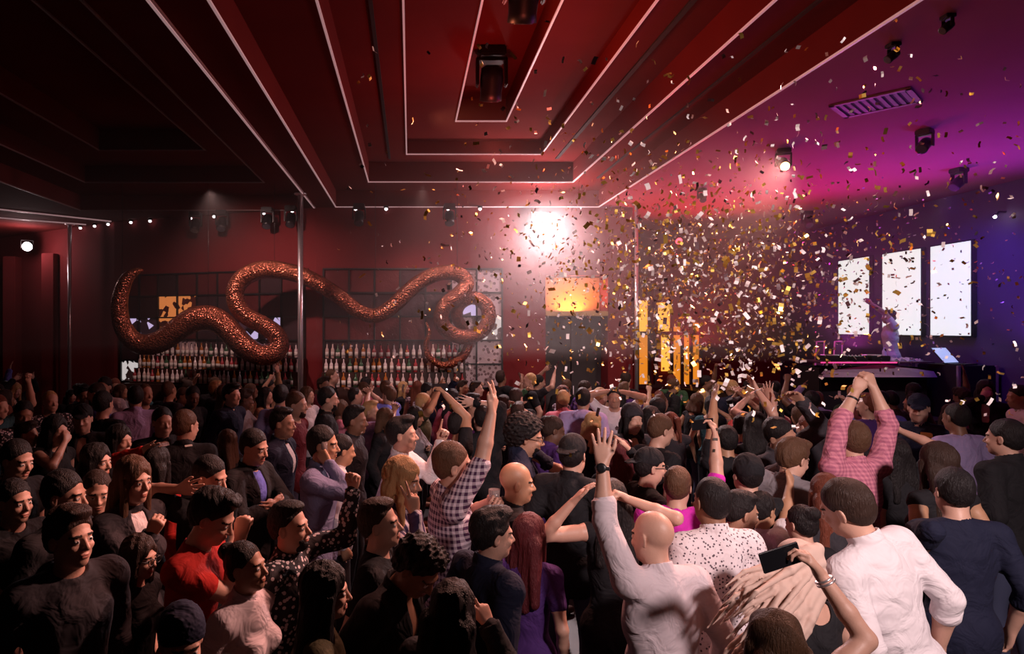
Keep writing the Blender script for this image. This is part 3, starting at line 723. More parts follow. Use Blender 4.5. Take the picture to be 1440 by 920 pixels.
class Figure:
    """Joints and shapes of one standing person, feet at the origin, facing +Y."""
    def __init__(s, scale=1.0, female=False, lean=(0, 0), twist=0, head=(0, 0, 0), arms=('down', 'down'), targets=(None, None), hands=(None, None),
                 palms=(None, None), hints=(None, None), heavy=1.0, drop=0.0, seed=0, sleeve='long'):
        S = s.S = scale; s.female = female; s.seed = seed; s.heavy = heavy
        s.T = rotm(twist, lean[0], lean[1])
        s.P = v3(0, 0, (.93 - drop)) * S
        t = lambda x, y, z: s.P + s.T @ (v3(x, y, z) * S)
        s.t = t
        s.neck = t(0, -.02, .535)
        s.HR = s.T @ rotm(*head) if False else rotm(head[0] + twist, head[1] + lean[0] * .4, head[2] + lean[1] * .5)
        s.hc = s.neck + s.T @ (v3(0, .012, .045) * S) + s.HR @ (v3(0, .018, .112) * S)
        w = .155 if female else .182
        s.sh = [t(-w, -.02, .475), t(w, -.02, .475)]
        s.el, s.wr, s.hand = [None, None], [None, None], [None, None]
        for i, sg in ((0, -1), (1, 1)):
            wr, hint, pose, pn = ARMS[arms[i]]
            if targets[i] is not None: wl = np.asarray(targets[i], np.float32)
            else: wl = s.sh[i] + s.T @ (v3(sg * wr[0], wr[1], wr[2]) * S)
            hint = hints[i] if hints[i] is not None else s.T @ v3(sg * hint[0], hint[1], hint[2])
            hd = hands[i] or pose
            up = wl[2] > s.sh[i][2] + .15
            if up: s.sh[i] = s.sh[i] + v3(-sg * .015, 0, .045) * S
            s.el[i], s.wr[i] = ik(s.sh[i], wl, .285 * S, .262 * S, np.asarray(hint, np.float32))
            d = unit(s.wr[i] - s.el[i])
            pl = palms[i] if palms[i] is not None else s.T @ v3(sg * pn[0], pn[1], pn[2])
            s.hand[i] = (d, pl, hd)

    def torso(s, o=0.0, k=.05):
        S, T, t, f, hv = s.S, s.T, s.t, s.female, s.heavy
        w = .82 if f else 1.0
        e = lambda c, r, kk=k: ell(t(*c), (v3(*r) * S + o), T, kk)
        out = [e((0, 0, .00), (.160 * (1.04 if f else 1) * hv, .115 * hv, .13)), e((0, .0, .16), (.138 * w * hv, .100 * hv, .15)),
               e((0, -.004, .32), (.165 * w * hv, .112, .17)), e((0, -.012, .42), (.155 * w, .095, .11))]
        if f: out += [e((-.07, .085, .33), (.058, .055, .058), .03), e((.07, .085, .33), (.058, .055, .058), .03)]
        else: out += [e((0, .05, .37), (.13, .06, .08), .04)]
        if hv > 1.05: out.append(e((0, .06, .10), (.13 * hv, .10 * hv, .13), .05))
        for i, sg in ((0, -1), (1, 1)):
            out.append(cap(t(sg * .03, -.02, .50), s.sh[i], .058 * S + o, .056 * S * (.92 if f else 1.05) + o, .035))
        out.append(cap(t(0, -.025, .46), s.neck + s.T @ v3(0, .0, .02), .075 * S * w + o, .048 * S * (.88 if f else 1) + o, .03))
        return out

    def arm(s, i, o=0.0, part=1.0, cloth=False):
        """part: 0-1 upper arm, 1-2 forearm"""
        f = .84 if s.female else 1.0
        S = s.S * f
        a, b, c = s.sh[i], s.el[i], s.wr[i]
        oo = o
        out = [cap(a, a + (b - a) * min(part, 1), .056 * S + oo, (.056 - .014 * min(part, 1)) * S + oo, .03)]
        if part >= 1 and not cloth: out.append(ell(a + (b - a) * .45, v3(.049, .049, .10) * S + oo, None, .02) if False else cap(a + (b - a) * .3, a + (b - a) * .6, .049 * S + oo, .046 * S + oo, .02))
        if part > 1:
            q = part - 1
            out += [cap(b, b + (c - b) * min(q, .4), .043 * S + oo, .041 * S + oo, .015)]
            if q > .4: out.append(cap(b + (c - b) * .4, b + (c - b) * q, .041 * S + oo, (.041 - .0135 * (q - .4) / .6) * S + oo * (1 if not cloth else .7), .015))
        return out

    def head(s):
        S, R, c = s.S * (.955 if s.female else 1.0), s.HR, s.hc
        P = lambda x, y, z: c + R @ (v3(x, y, z) * S)
        e = lambda cc, r, k=.02, op='u': ell(P(*cc), v3(*r) * S, R, k, op)
        fw = .94 if s.female else 1.0
        out = [e((0, -.014, .036), (.075, .095, .090)), e((0, .026, -.034), (.060 * fw, .066, .086), .03), e((0, .060, -.092), (.026 * fw, .026, .022), .025),
               e((-.042 * fw, .012, -.062), (.022, .04, .035), .03), e((.042 * fw, .012, -.062), (.022, .04, .035), .03),
               e((0, .076, .022), (.050, .016, .012), .018), e((-.036, .070, -.028), (.02, .016, .014), .02), e((.036, .070, -.028), (.02, .016, .014), .02)]
        out += [e((-.032, .099, .000), (.020, .017, .011), .010, 's'), e((.032, .099, .000), (.020, .017, .011), .010, 's')]
        out += [e((-.031, .076, -.001), (.0145, .0145, .0125), .002), e((.031, .076, -.001), (.0145, .0145, .0125), .002)]
        out += [cap(P(0, .090, .004), P(0, .109, -.030), .0075 * S, .0115 * S, .010), cap(P(-.011, .097, -.034), P(.011, .097, -.034), .0085 * S, .0085 * S, .006)]
        out += [e((0, .089, -.060), (.023, .010, .0050), .004), e((0, .088, -.0705), (.020, .010, .0058), .004), e((0, .097, -.0650), (.018, .006, .0016), .002, 's')]
        for sg in (-1, 1):
            Q = R @ rotm(sg * 18, 0, 0)
            out.append(ell(P(sg * .078, -.012, -.006), v3(.0075, .019, .032) * S, Q, .006))
            out.append(ell(P(sg * .086, -.006, -.004), v3(.006, .010, .018) * S, Q, .004, 's'))
        out.append(cap(s.neck - s.T @ v3(0, 0, .03), P(0, -.012, -.06), .056 * s.S * (.86 if s.female else 1), .055 * s.S * (.84 if s.female else 1), .03))
        return out

    def legs(s, o=0.0, end=1.0):
        out = []; S = s.S; f = s.heavy
        for sg in (-1, 1):
            hip = s.P + v3(sg * .085, 0, -.04) * S; kn = v3(sg * .11, .03, .49) * S; an = v3(sg * .12, -.03, .08) * S
            out += [cap(hip, kn, .085 * S * f + o, .056 * S + o, .04), cap(kn, kn + (an - kn) * .45, .054 * S + o, .05 * S + o, .02), cap(kn + (an - kn) * .45, kn + (an - kn) * end, .05 * S + o, .038 * S + o, .02)]
        return out

    def feet(s):
        return [ell(v3(sg * .125, .06, .04) * s.S, v3(.045, .13, .04) * s.S, None, .03) for sg in (-1, 1)]

    def body_mesh(s, h, name='body'):
        pr = s.torso(-.004) + s.legs() + s.feet() + s.arm(0, 0, 2) + s.arm(1, 0, 2) + s.head()
        for i in (0, 1):
            d, n, pose = s.hand[i]
            pr += hand_prims(s.wr[i], d, n, (1 if i == 1 else -1), pose, s.S * (.9 if s.female else 1.0))
        F = Field(pr, h, zsplit=s.P[2] + .05, zcoarse=max(.03, h * 2))
        me, V, Q = F.mesh(name)
        if h < .0085:
            ctr = V[Q].mean(1)
            l = ((ctr - s.hc) @ s.HR) / (s.S * (.955 if s.female else 1.0))
            x = np.abs(l[:, 0]); idx = np.zeros(len(Q), np.int32)
            idx[(x < .022) & (l[:, 1] > .082) & (l[:, 2] < -.056) & (l[:, 2] > -.077)] = 1
            idx[(x > .012) & (x < .052) & (l[:, 1] > .058) & (l[:, 2] > .0165 - x * .03) & (l[:, 2] < .0275 - x * .06)] = 2
            de = np.sqrt((x - .031) ** 2 + (l[:, 1] - .076) ** 2 + (l[:, 2] + .001) ** 2)
            idx[(de < .0165) & (l[:, 1] > .080) & (np.abs(l[:, 2] + .001) < .0075)] = 3
            idx[(np.hypot(x - .031, l[:, 2] + .001) < .0058) & (l[:, 1] > .080) & (de < .0175)] = 4
            me.polygons.foreach_set('material_index', idx)
        return me

    def top_mesh(s, h, kind='shirt', sleeve='long', hem=None, name='shirt'):
        o = {'tee': .009, 'shirt': .012, 'jacket': .020, 'dress': .008, 'tank': .007, 'hoodie': .022}[kind]
        part = {'long': 1.97, 'roll': 1.3, 'elbow': .95, 'short': .55, 'none': .0}[sleeve]
        pr = s.torso(o)
        if part > 0:
            for i in (0, 1): pr += s.arm(i, o + .003, part, True)
        S = s.S
        if kind in ('dress',):
            for sg in (-1, 1): pr.append(cap(s.P + v3(sg * .06, 0, .0), v3(sg * .09, .01, .62 * S), .12 * S, .12 * S, .08))
        if kind != 'dress':
            pr.append(ell(s.P + s.T @ (v3(0, 0, -.07) * S), v3(.172 * s.heavy, .126 * s.heavy, .16) * S + o, s.T, .06))
        lo = s.P - v3(1.2, 1.2, 1.2); hi = s.P + v3(1.2, 1.2, 1.6)
        pr.append(noise(lo, hi, .0036 if kind != 'tee' else .0022, 24, s.seed + 11))
        nk = s.neck + s.T @ (v3(0, .01, .01) * S)
        deep = {'tee': .062, 'shirt': .056, 'jacket': .062, 'dress': .085, 'tank': .095, 'hoodie': .068}[kind]
        nb = s.T @ v3(0, .25, 1)
        pr.append(cap(nk - nb * .03, nk + nb * .3, deep * S * (.9 if s.female else 1), .10 * S, .008, 's'))
        if kind in ('jacket', 'dress', 'tank'):                     # an opening in front
            pr.append(cap(nk + s.T @ v3(0, .10, -.02), s.t(0, .16, .34 if kind != 'jacket' else .26), .05 * S, .03 * S, .01, 's'))
        if kind in ('shirt', 'jacket'):
            pr.append(ring(nk + s.T @ (v3(0, -.006, .020) * S), s.T @ rotm(0, 16, 0), .063 * S * (.9 if s.female else 1) + (.008 if kind == 'jacket' else 0), .017 * S, .005, .005))
        if kind == 'hoodie':
            pr.append(ell(nk + s.T @ (v3(0, -.085, -.02) * S), v3(.10, .05, .06) * S, s.T, .02))
            pr.append(ring(nk + s.T @ (v3(0, -.01, -.01) * S), s.T @ rotm(0, 20, 0), .075 * S, .015 * S, .016, .01))
        if sleeve in ('long', 'roll'):
            for i in (0, 1):
                d = unit(s.wr[i] - s.el[i]); q = part - 1
                c = s.el[i] + (s.wr[i] - s.el[i]) * (q - .04)
                z = d; x = unit(np.cross(z, v3(.3, .9, .2))); y = np.cross(z, x)
                rr = (.041 - .0135 * max(q - .4, 0) / .6) * S * (.84 if s.female else 1) + o + .001
                pr.append(ring(c, np.stack([x, y, z], 1), rr, .022 * S, .004, .003))
                pr.append(cap(s.el[i] + (s.wr[i] - s.el[i]) * (part - 1 + .01), s.el[i] + (s.wr[i] - s.el[i]) * (part - 1 + .25), .0, .0, .001, 's'))
        hz = hem if hem is not None else {'tee': -.15, 'shirt': -.13, 'jacket': -.19, 'dress': -.42, 'tank': -.14, 'hoodie': -.15}[kind]
        pr.append(half(s.P + v3(0, 0, hz * S), (0, 0, -1), lo, s.P + v3(1.2, 1.2, hz * S + .06)))
        F = Field(pr, h, zsplit=s.P[2] + .05, zcoarse=max(.03, h * 2))
        return F.mesh(name)[0]

    def trousers_mesh(s, h=.03, name='trousers'):
        pr = [ell(s.P - v3(0, 0, .05), v3(.158 * s.heavy, .114 * s.heavy, .10) * s.S, None, .04)] + s.legs(.010, .97)
        return Field(pr, h).mesh(name)[0]

    def hair_mesh(s, h, style, name='hair'):
        S, R, c = s.S * (.955 if s.female else 1.0), s.HR, s.hc
        P = lambda x, y, z: c + R @ (v3(x, y, z) * S)
        e = lambda cc, r, k=.02, op='u': ell(P(*cc), v3(*r) * S, R, k, op)
        lo, hi = c - .6, c + .3
        cut = lambda z0, sl: half(P(0, -.06, z0), R @ v3(0, sl, -1), lo, hi, .008)
        face = e((0, .095, -.045), (.068, .058, .092), .012, 's')
        nz = lambda a, f, zs=1.0: noise(lo, hi, a, f, s.seed + 3, zs)
        dn = s.T @ v3(0, -.15, -1)
        if style in ('short', 'quiff', 'fade', 'curly', 'buzz', 'bun', 'afro', 'wavy'):
            g = {'short': .008, 'quiff': .008, 'fade': .006, 'curly': .022, 'buzz': .0025, 'bun': .006, 'afro': .045, 'wavy': .015}[style]
            pr = [e((0, -.020 - g * .3, .040), (.076 + g * .9, .094 + g, .092 + g), .02), e((0, -.04, -.01), (.066 + g * .6, .066 + g * .6, .07), .03)]
            if style in ('quiff', 'wavy'): pr.append(e((0, .045, .118), (.06, .052, .03), .03))
            if style == 'fade': pr.append(e((0, .0, .11), (.066, .085, .034), .02))
            if style == 'bun': pr += [e((0, -.105, .085), (.048, .046, .046), .012)]
            pr += [nz({'curly': .009, 'afro': .010, 'wavy': .0045}.get(style, .002 if style != 'buzz' else .0008), {'curly': 120, 'afro': 130, 'wavy': 90}.get(style, 95))]
            pr += [cut(-.062 if style not in ('fade',) else -.042, .95), e((0, .124, .012), (.060, .048, .064), .03, 's')]
            for sg in (-1, 1): pr.append(ell(P(sg * .085, .0, -.012), v3(.03, .024, .036) * S, R, .006, 's'))
            if style == 'curly': pr.insert(2, e((0, .03, .115), (.070, .058, .040), .02))
        elif style in ('long', 'bob', 'wavylong', 'pony', 'swept'):
            g = .014
            pr = [e((0, -.014, .038), (.075 + g, .096 + g, .090 + g), .02), e((0, -.04, -.03), (.082, .066, .09), .03)]
            L = {'long': .36, 'wavylong': .34, 'bob': .10, 'pony': .0, 'swept': .0}[style]
            if L:
                b = c + R @ (v3(0, -.055, -.04) * S)
                pr += [cap(b + R @ v3(sx * .9, 0, 0), b + R @ v3(sx * 1.15, 0, 0) + dn * L * (1 - abs(sx) * 2.2) , .044, .028 if L > .2 else .042, .03) for sx in (-.078, -.03, .03, .078)]
                for sg in (-1, 1):
                    a = P(sg * .074, .02, .0)
                    pr.append(cap(a, a + s.T @ v3(sg * .02, .03 if L > .2 else 0, -1) * (L * .8 + .05), .024, .022, .02))
            if style == 'pony': pr += [cap(P(0, -.11, .05), P(0, -.16, .02), .028, .034, .02), cap(P(0, -.16, .02), P(0, -.16, .02) + dn * .25, .034, .014, .02)]
            if style == 'swept':
                rr = random.Random(s.seed)
                for j in range(80):
                    u = j / 79
                    a0 = P(rr.uniform(-.05, .05), rr.uniform(-.11, -.04), .10 - .20 * u)
                    m0 = a0 + v3(-.11 - .06 * rr.random(), rr.uniform(-.08, .0), -.04 - .09 * u)
                    e0 = m0 + v3(-.10 - .12 * rr.random(), rr.uniform(-.06, .04), -.04 - .15 * u)
                    f0 = e0 + v3(-.05 - .06 * rr.random(), rr.uniform(-.02, .02), -.05 - .05 * rr.random())
                    pr += [cap(a0, m0, .026, .016, .012), cap(m0, e0, .016, .009, .008), cap(e0, f0, .009, .003, .006)]
            pr += [nz((.0045 if style != 'swept' else .001) if style != 'wavylong' else .006, 120 if style != 'wavylong' else 95, .12 if style != 'wavylong' else .4), face]
            pr.append(e((0, .125, .035), (.048, .05, .062), .014, 's'))
        F = Field(pr, h)
        return F.mesh(name)[0]

    def beard_mesh(s, h, full=True):
        S, R, c = s.S, s.HR, s.hc
        P = lambda x, y, z: c + R @ (v3(x, y, z) * S)
        e = lambda cc, r, k=.02, op='u': ell(P(*cc), v3(*r) * S, R, k, op)
        g = .005 if full else .003
        pr = [e((0, .026, -.036), (.061 + g, .066 + g, .087 + g), .03), e((0, .060, -.095), (.027 + g, .027 + g, .024 + g), .025),
              noise(c - .3, c + .3, .002, 160, s.seed), half(P(0, 0, -.036), R @ v3(0, .18, 1), c - .3, c + .3, .008), half(P(0, -.022, 0), R @ v3(0, -1, 0), c - .3, c + .3, .008),
              e((0, .10, -.060), (.026, .03, .016), .006, 's'), e((-.035, .085, -.03), (.024, .03, .026), .008, 's'), e((.035, .085, -.03), (.024, .03, .026), .008, 's')]
        return Field(pr, h).mesh('beard')[0]

    def hat_mesh(s, h, kind):
        S, R, c = s.S, s.HR, s.hc
        P = lambda x, y, z: c + R @ (v3(x, y, z) * S)
        e = lambda cc, r, k=.02, op='u': ell(P(*cc), v3(*r) * S, R, k, op)
        if kind == 'beanie':
            pr = [e((0, -.02, .046), (.092, .108, .105)), noise(c - .3, c + .3, .002, 140, s.seed), half(P(0, -.06, -.035), R @ v3(0, .55, -1), c - .4, c + .4, .008)]
        else:
            pr = [e((0, -.014, .052), (.087, .106, .094)), half(P(0, -.06, .008), R @ v3(0, .3, -1), c - .4, c + .4, .006)]
            b = -1 if kind == 'cap_back' else 1
            pr.append(ell(P(0, b * .115, .045), v3(.068, .075, .008) * S, R @ rotm(0, 12 * b, 0), .01))
        return Field(pr, h).mesh('cap')[0]
# ---------------------------------------------------------------- the people one can tell apart
SKIN = {'L': (.62, .36, .27), 'M': (.46, .25, .17), 'T': (.52, .28, .17), 'D': (.15, .07, .045), 'B': (.27, .13, .08)}
HAIRC = {'bk': (.012, .009, .010), 'db': (.035, .018, .013), 'br': (.10, .048, .026), 'bl': (.50, .30, .14), 'au': (.15, .038, .02), 'gr': (.30, .27, .25), 'pb': (.62, .45, .38), 'rd': (.10, .015, .02)}
def skin_mats(k):
    c = SKIN[k]
    return [mat('skin_' + k, c, .48, pattern='noise', col2=tuple(v * .86 for v in c), scale=14, bump=.06, bscale=90), mat('lips_' + k, (c[0] * .75, c[1] * .5, c[2] * .5), .4),
            mat('brow', (.03, .018, .014), .8), mat('eye_white', (.75, .70, .68), .25), mat('eye_iris', (.02, .012, .01), .15)]
def hair_mat(k): return mat('hair_pb', HAIRC['pb'], .6, spec=.2) if k == 'pb' else mat('hair_' + k, HAIRC[k], .55, bump=.6, bscale=150, stretch=(1, 1, .18), spec=.3)
CL = {'white': (.74, .68, .71), 'offwhite': (.66, .57, .61), 'black': (.014, .013, .016), 'navy': (.011, .013, .034), 'grey': (.22, .20, .22), 'dgrey': (.035, .031, .038), 'red': (.42, .02, .015), 'magenta': (.62, .03, .42), 'pink': (.62, .20, .27),
      'lavender': (.40, .32, .58), 'blue': (.13, .15, .55), 'purple': (.08, .03, .17), 'olive': (.07, .06, .03), 'tan': (.35, .22, .13), 'wine': (.12, .015, .025), 'denim': (.20, .20, .34), 'teal': (.03, .09, .11), 'green': (.04, .10, .05), 'orange': (.55, .14, .03), 'cream': (.62, .50, .38)}
PAT = {'plaid': dict(col=(.70, .58, .66), col2=(.06, .015, .06), pattern='plaid', scale=26), 'speckle': dict(col=(.02, .018, .025), col2=(.65, .58, .62), pattern='speckle', scale=38),
       'dots': dict(col=(.72, .64, .67), col2=(.10, .07, .09), pattern='dots', scale=55), 'stripes': dict(col=(.65, .55, .62), col2=(.05, .03, .10), pattern='stripes', scale=24), 'gingham': dict(col=(.66, .24, .32), col2=(.40, .12, .20), pattern='plaid', scale=34)}
def cloth_mat(c):
    if c in PAT: return mat('cloth_' + c, rough=.85, bump=.6, bscale=8, bdist=.045, **PAT[c])
    return mat('cloth_' + c, CL[c], .85, bump=.7, bscale=8, bdist=.045, spec=.25)
m_trou = [mat('trousers_dark', (.02, .02, .028), .85), mat('trousers_denim', (.05, .06, .12), .85)]
PEOPLE = []
DONE = set()
KINDN = {'tee': 't_shirt', 'shirt': 'shirt', 'jacket': 'jacket', 'dress': 'dress', 'tank': 'tank_top', 'hoodie': 'hooded_jacket'}

def person(px, py, face, label, sex='m', sk='L', hair='short', hc='db', top=('shirt', 'black', 'long'), arms=('down', 'down'), tl=None, tr=None, Y=None, zh=None, head=(0, 0, 0), lean=(3, 0), twist=0,
           hands=(None, None), palms=(None, None), hints=(None, None), heavy=1.0, beard=None, hat=None, hatc='black', under=None, h=None, seed=None, group=None, glasses=False, z0=0.0):
    f = sex == 'f'
    nom = 1.53 if f else 1.64
    if z0 == 0.0:
        z0 = FZ
        if py > 690 and Y is not None: Y *= 1.12 if py > 730 else 1.06
    for q in (1, .965, 1.035, .93, 1.07, .90, 1.10, 1.13, 1.16, .87, 1.2, .84):     # keep clear of those who already stand here
        zq = CZ - z0 - (py - CY) * Y * q / FPX; p = at(px, py, Y * q)
        if 1.42 < zq < 1.95 and min((math.hypot(p.x - a, p.y - b) for a, b, _ in PEOPLE), default=9) > .38: Y *= q; break
    zh = CZ - (py - CY) * Y / FPX
    H = at(px, py, Y); zh -= z0
    seed = seed if seed is not None else len(PEOPLE) * 7 + 1
    R = rotm(face)
    base = 1.0
    F = Figure(1.0, f, lean=lean, head=head, twist=twist)
    sc = zh / float(F.hc[2])
    drop = 0.0
    if sc < .90: drop = (float(F.hc[2]) * .90 - zh) / .90; sc = .90
    if sc > 1.14: sc = 1.14
    F = Figure(sc, f, lean=lean, head=head, twist=twist, drop=max(drop, 0))
    root = np.array([H.x, H.y, 0]) - R @ np.array([F.hc[0], F.hc[1], 0])
    def loc(t):
        if t is None: return None
        p = at(t[0], t[1], Y + t[2]); return R.T @ (np.array(p) - root - np.array([0, 0, z0]))
    vec = lambda v: None if v is None else R.T @ np.array(v, float)
    F = Figure(sc, f, lean=lean, head=head, twist=twist, arms=arms, targets=(loc(tl), loc(tr)), hands=hands, palms=(vec(palms[0]), vec(palms[1])), hints=(vec(hints[0]), vec(hints[1])), heavy=heavy, seed=seed, drop=max(drop, 0))
    h = h or min(max(Y * .0017, .0048), .012)
    o = thing('person', label, 'person', (root[0], root[1], z0), face, group)
    def part(me, ms, name, parent=o):
        for q in ms: me.materials.append(q)
        c = bpy.data.objects.new(name, me); COL.objects.link(c); c.parent = parent
        return c
    body = part(F.body_mesh(h), skin_mats(sk), 'body')
    kind, colr, sl = top
    part(F.top_mesh(h, kind, sl, name=KINDN[kind]), [cloth_mat(colr)], KINDN[kind])
    if under: part(F.top_mesh(h * 1.2, 'tee', 'none', name='shirt_front'), [cloth_mat(under)], 'shirt_front')
    if kind != 'dress': part(F.trousers_mesh(), [m_trou[seed % 2]], 'trousers')
    if hair: part(F.hair_mesh(h, hair), [hair_mat(hc)], 'hair')
    if beard: part(F.beard_mesh(h, beard == 'full'), [hair_mat('db' if hc not in ('bk',) else 'bk')], 'beard')
    if hat: part(F.hat_mesh(h, hat), [cloth_mat(hatc)], 'beanie' if hat == 'beanie' else 'cap')
    if glasses:
        g = MB(); c, Rh = F.hc, F.HR
        for sx in (-1, 1):
            ctr = c + Rh @ (v3(sx * .033, .104, .0) * F.S)
            g.tube([Vector(ctr + Rh @ (v3(.023 * math.cos(a), 0, .019 * math.sin(a)) * F.S)) for a in [2 * math.pi * k / 16 for k in range(17)]], .0022, 6, False)
            g.tube([Vector(c + Rh @ (v3(sx * .056, .100, .004) * F.S)), Vector(c + Rh @ (v3(sx * .082, .0, .006) * F.S))], .0022, 6)
        g.tube([Vector(c + Rh @ (v3(-.010, .106, .004) * F.S)), Vector(c + Rh @ (v3(.010, .106, .004) * F.S))], .0022, 6)
        g.build('glasses', m_black, o)
    PEOPLE.append((root[0], root[1], label))
    o['_y'] = float(Y)
    return o, F, R, root + np.array([0, 0, z0])

def w_of(res, p):
    o, F, R, root = res
    return Vector((R @ np.array(p, float) + root).tolist())

def wristband(res, i, m, name, frac=.93, rad=.033, hh=.008, dial=None):
    o, F, R, root = res
    a, b = F.el[i], F.wr[i]; d = unit(b - a); c = a + (b - a) * frac
    x = unit(np.cross(d, v3(.3, .9, .2))); y = np.cross(d, x)
    M = Matrix(((x[0], y[0], d[0], c[0]), (x[1], y[1], d[1], c[1]), (x[2], y[2], d[2], c[2]), (0, 0, 0, 1)))
    wb = MB().lathe((0, 0, 0), [(rad * F.S, -hh), (rad * F.S + .004, -hh * .6), (rad * F.S + .004, hh * .6), (rad * F.S, hh)], 20, M).build(name, m, o)
    if dial is not None:
        n = R.T @ np.array(dial, float); n = unit(n - d * float(np.dot(n, d))); t = np.cross(d, n)
        q = c + n * (rad * F.S + .004)
        D = Matrix(((t[0], d[0], n[0], q[0]), (t[1], d[1], n[1], q[1]), (t[2], d[2], n[2], q[2]), (0, 0, 0, 1)))
        MB().lathe((0, 0, 0), [(.024, -.004), (.025, .004), (.022, .010), (.01, .0105)], 24, D).build('watch_case', m_black, wb)
    return wb

m_phone = mat('phone_shell', (.02, .02, .025), .25)
m_pscr = mat('phone_screen', (.008, .008, .010), .12, spec=.2)
m_pscrl = mat('phone_screen_lit', (.6, .6, .7), .2, emit=(.75, .75, .9), strength=.9)
m_plight = mat('phone_torch', (1, 1, 1), .2, emit=(1, .95, 1), strength=12)
def phone(loc, along, normal, label, lit=False, s=1.0, torch=False):
    """along the long edge, normal the way its screen faces"""
    a = Vector(along).normalized(); n = Vector(normal); n = (n - a * n.dot(a)).normalized(); t = a.cross(n)
    o = thing('phone', label, 'phone', loc)
    M = Matrix(((t.x, n.x, a.x, 0), (t.y, n.y, a.y, 0), (t.z, n.z, a.z, 0), (0, 0, 0, 1)))
    MB().box((-.037 * s, -.004, -.077 * s), (.037 * s, .004, .077 * s), .003, M).build('case', m_phone, o)
    MB().box((-.034 * s, .0035, -.072 * s), (.034 * s, .0048, .072 * s), 0, M).build('screen', m_pscrl if lit else m_pscr, o)
    MB().lathe((0, 0, 0), [(.006, 0), (.006, .002)], 10, M @ Matrix.Translation((-.022 * s, -.004, .062 * s)) @ Matrix.Rotation(math.radians(90), 4, 'X')).build('camera_lens', m_plight if torch else m_black, o)
    return o
m_glass = mat('tumbler_glass', (.8, .72, .72), .08, trans=.75)
m_drinkr = mat('red_drink', (.65, .05, .03), .2)
m_drinka = mat('amber_drink', (.6, .25, .06), .2)
m_ice = mat('ice', (.85, .85, .9), .2)
def tumbler(loc, label, drink=None, tall=.10):
    o = thing('drinking_glass', label, 'glass', loc)
    MB().lathe((0, 0, 0), [(.030, 0), (.032, .003), (.037, tall), (.034, tall), (.029, .008), (.004, .007)], 16).build('glass', m_glass, o)
    if drink: 
        MB().lathe((0, 0, 0), [(.027, .010), (.031, tall * .72)], 14).build('drink', drink, o)
        MB().box((-.012, -.012, tall * .6), (.010, .010, tall * .85), .003).build('ice_cube', m_ice, o)
    return o
def grip_pt(res, i, f=.075, n=.03):
    o, F, R, root = res
    d, pn, _ = F.hand[i]; d = unit(d); pn = np.asarray(pn, float); pn = unit(pn - d * float(np.dot(pn, d)))
    return w_of(res, F.wr[i] + d * f * F.S + pn * n * F.S)

def patch(res, px, py, w, h, m, name, onto):
    """a small badge or mark lying on the clothing or skin that shows at this place"""
    o, F, R, root = res
    c = next((q for q in o.children if q.name.split('.')[0] == onto), None)
    bpy.context.view_layer.update()
    for dx in (0, 4, -4, 8, -8, 12, -12, 16, -16, 22, -22):
        far = np.array(at(px + dx, py, 12.0)); a = R.T @ (np.array([0, 0, CZ]) - root); b = R.T @ (far - root)
        ok, hit, n, _ = c.ray_cast(Vector(a.tolist()), Vector((b - a).tolist()).normalized())
        if ok:
            z = n.normalized(); up = Vector((0, 0, 1)); x = up.cross(z).normalized(); y = z.cross(x)
            M = Matrix(((x.x, y.x, z.x, hit.x), (x.y, y.y, z.y, hit.y), (x.z, y.z, z.z, hit.z), (0, 0, 0, 1)))
            MB().box((-w / 2, -h / 2, -.006), (w / 2, h / 2, .004), .002, M).build(name, m, c)
            return
    print('PATCH MISSED', name)
P = person
# --- front rows, dark side of the room
P(100, 757, -128, 'young man in charcoal hooded jacket gazing up at the dark front corner', hair='wavy', hc='db', top=('hoodie', 'dgrey', 'long'), head=(10, -4, 0), Y=2.62)
P(92, 698, -100, 'man with short black hair just behind the charcoal hooded jacket', hair='short', hc='bk', top=('tee', 'black', 'short'), head=(8, 2, 0), Y=3.35)
P(136, 694, -160, 'smiling man in black facing the camera beside the dark crowd edge', hair='short', hc='db', top=('tee', 'black', 'short'), head=(12, 4, 0), Y=3.75)
r = P(188, 676, -118, 'woman with long straight light-brown hair and white cuff raising a fist', sex='f', hair='long', hc='br', top=('jacket', 'dgrey', 'long'), under='white', head=(0, 2, 0), tr=(212, 752, -.25), hands=(None, 'fist'), palms=(None, (-.2, .9, 0)), hints=(None, (-.2, 0, -1)), Y=3.9)
P(196, 784, -105, 'short-haired woman in black with a silver-rimmed eye at the dark front', sex='f', hair='bob', hc='db', top=('tee', 'black', 'short'), head=(0, 4, 0), Y=3.0, glasses=True)
r = P(300, 728, -95, 'man in bright red t-shirt looking down with knuckles before his mouth', hair='wavy', hc='bk', top=('tee', 'red', 'short'), head=(0, 22, 0), lean=(8, 0), tr=(338, 756, .05), hands=(None, 'fist'), hints=(None, (-.2, -.4, -1)), Y=3.1)
r = P(296, 672, -205 + 90 - 10 + 360, 'man in black holding one hand before a friend\'s forehead', hair='short', hc='bk', top=('tee', 'black', 'short'), head=(20, 12, 0), Y=4.15, tr=(252, 688, -.1), hands=(None, 'open'), palms=(None, (.3, .8, 0)), hints=(None, (-.3, 0, -1)))
P(347, 798, -112, 'woman with pulled-back dark hair in a white blouse and dark choker', sex='f', sk='M', hair='bun', hc='bk', top=('shirt', 'offwhite', 'long'), head=(6, -8, 0), Y=2.72)
P(256, 902, -150, 'person in dark navy cap with lowered face at the bottom edge', hair='short', hc='bk', hat='beanie', hatc='navy', top=('tee', 'black', 'short'), head=(0, 12, 0), Y=2.15, zh=None)
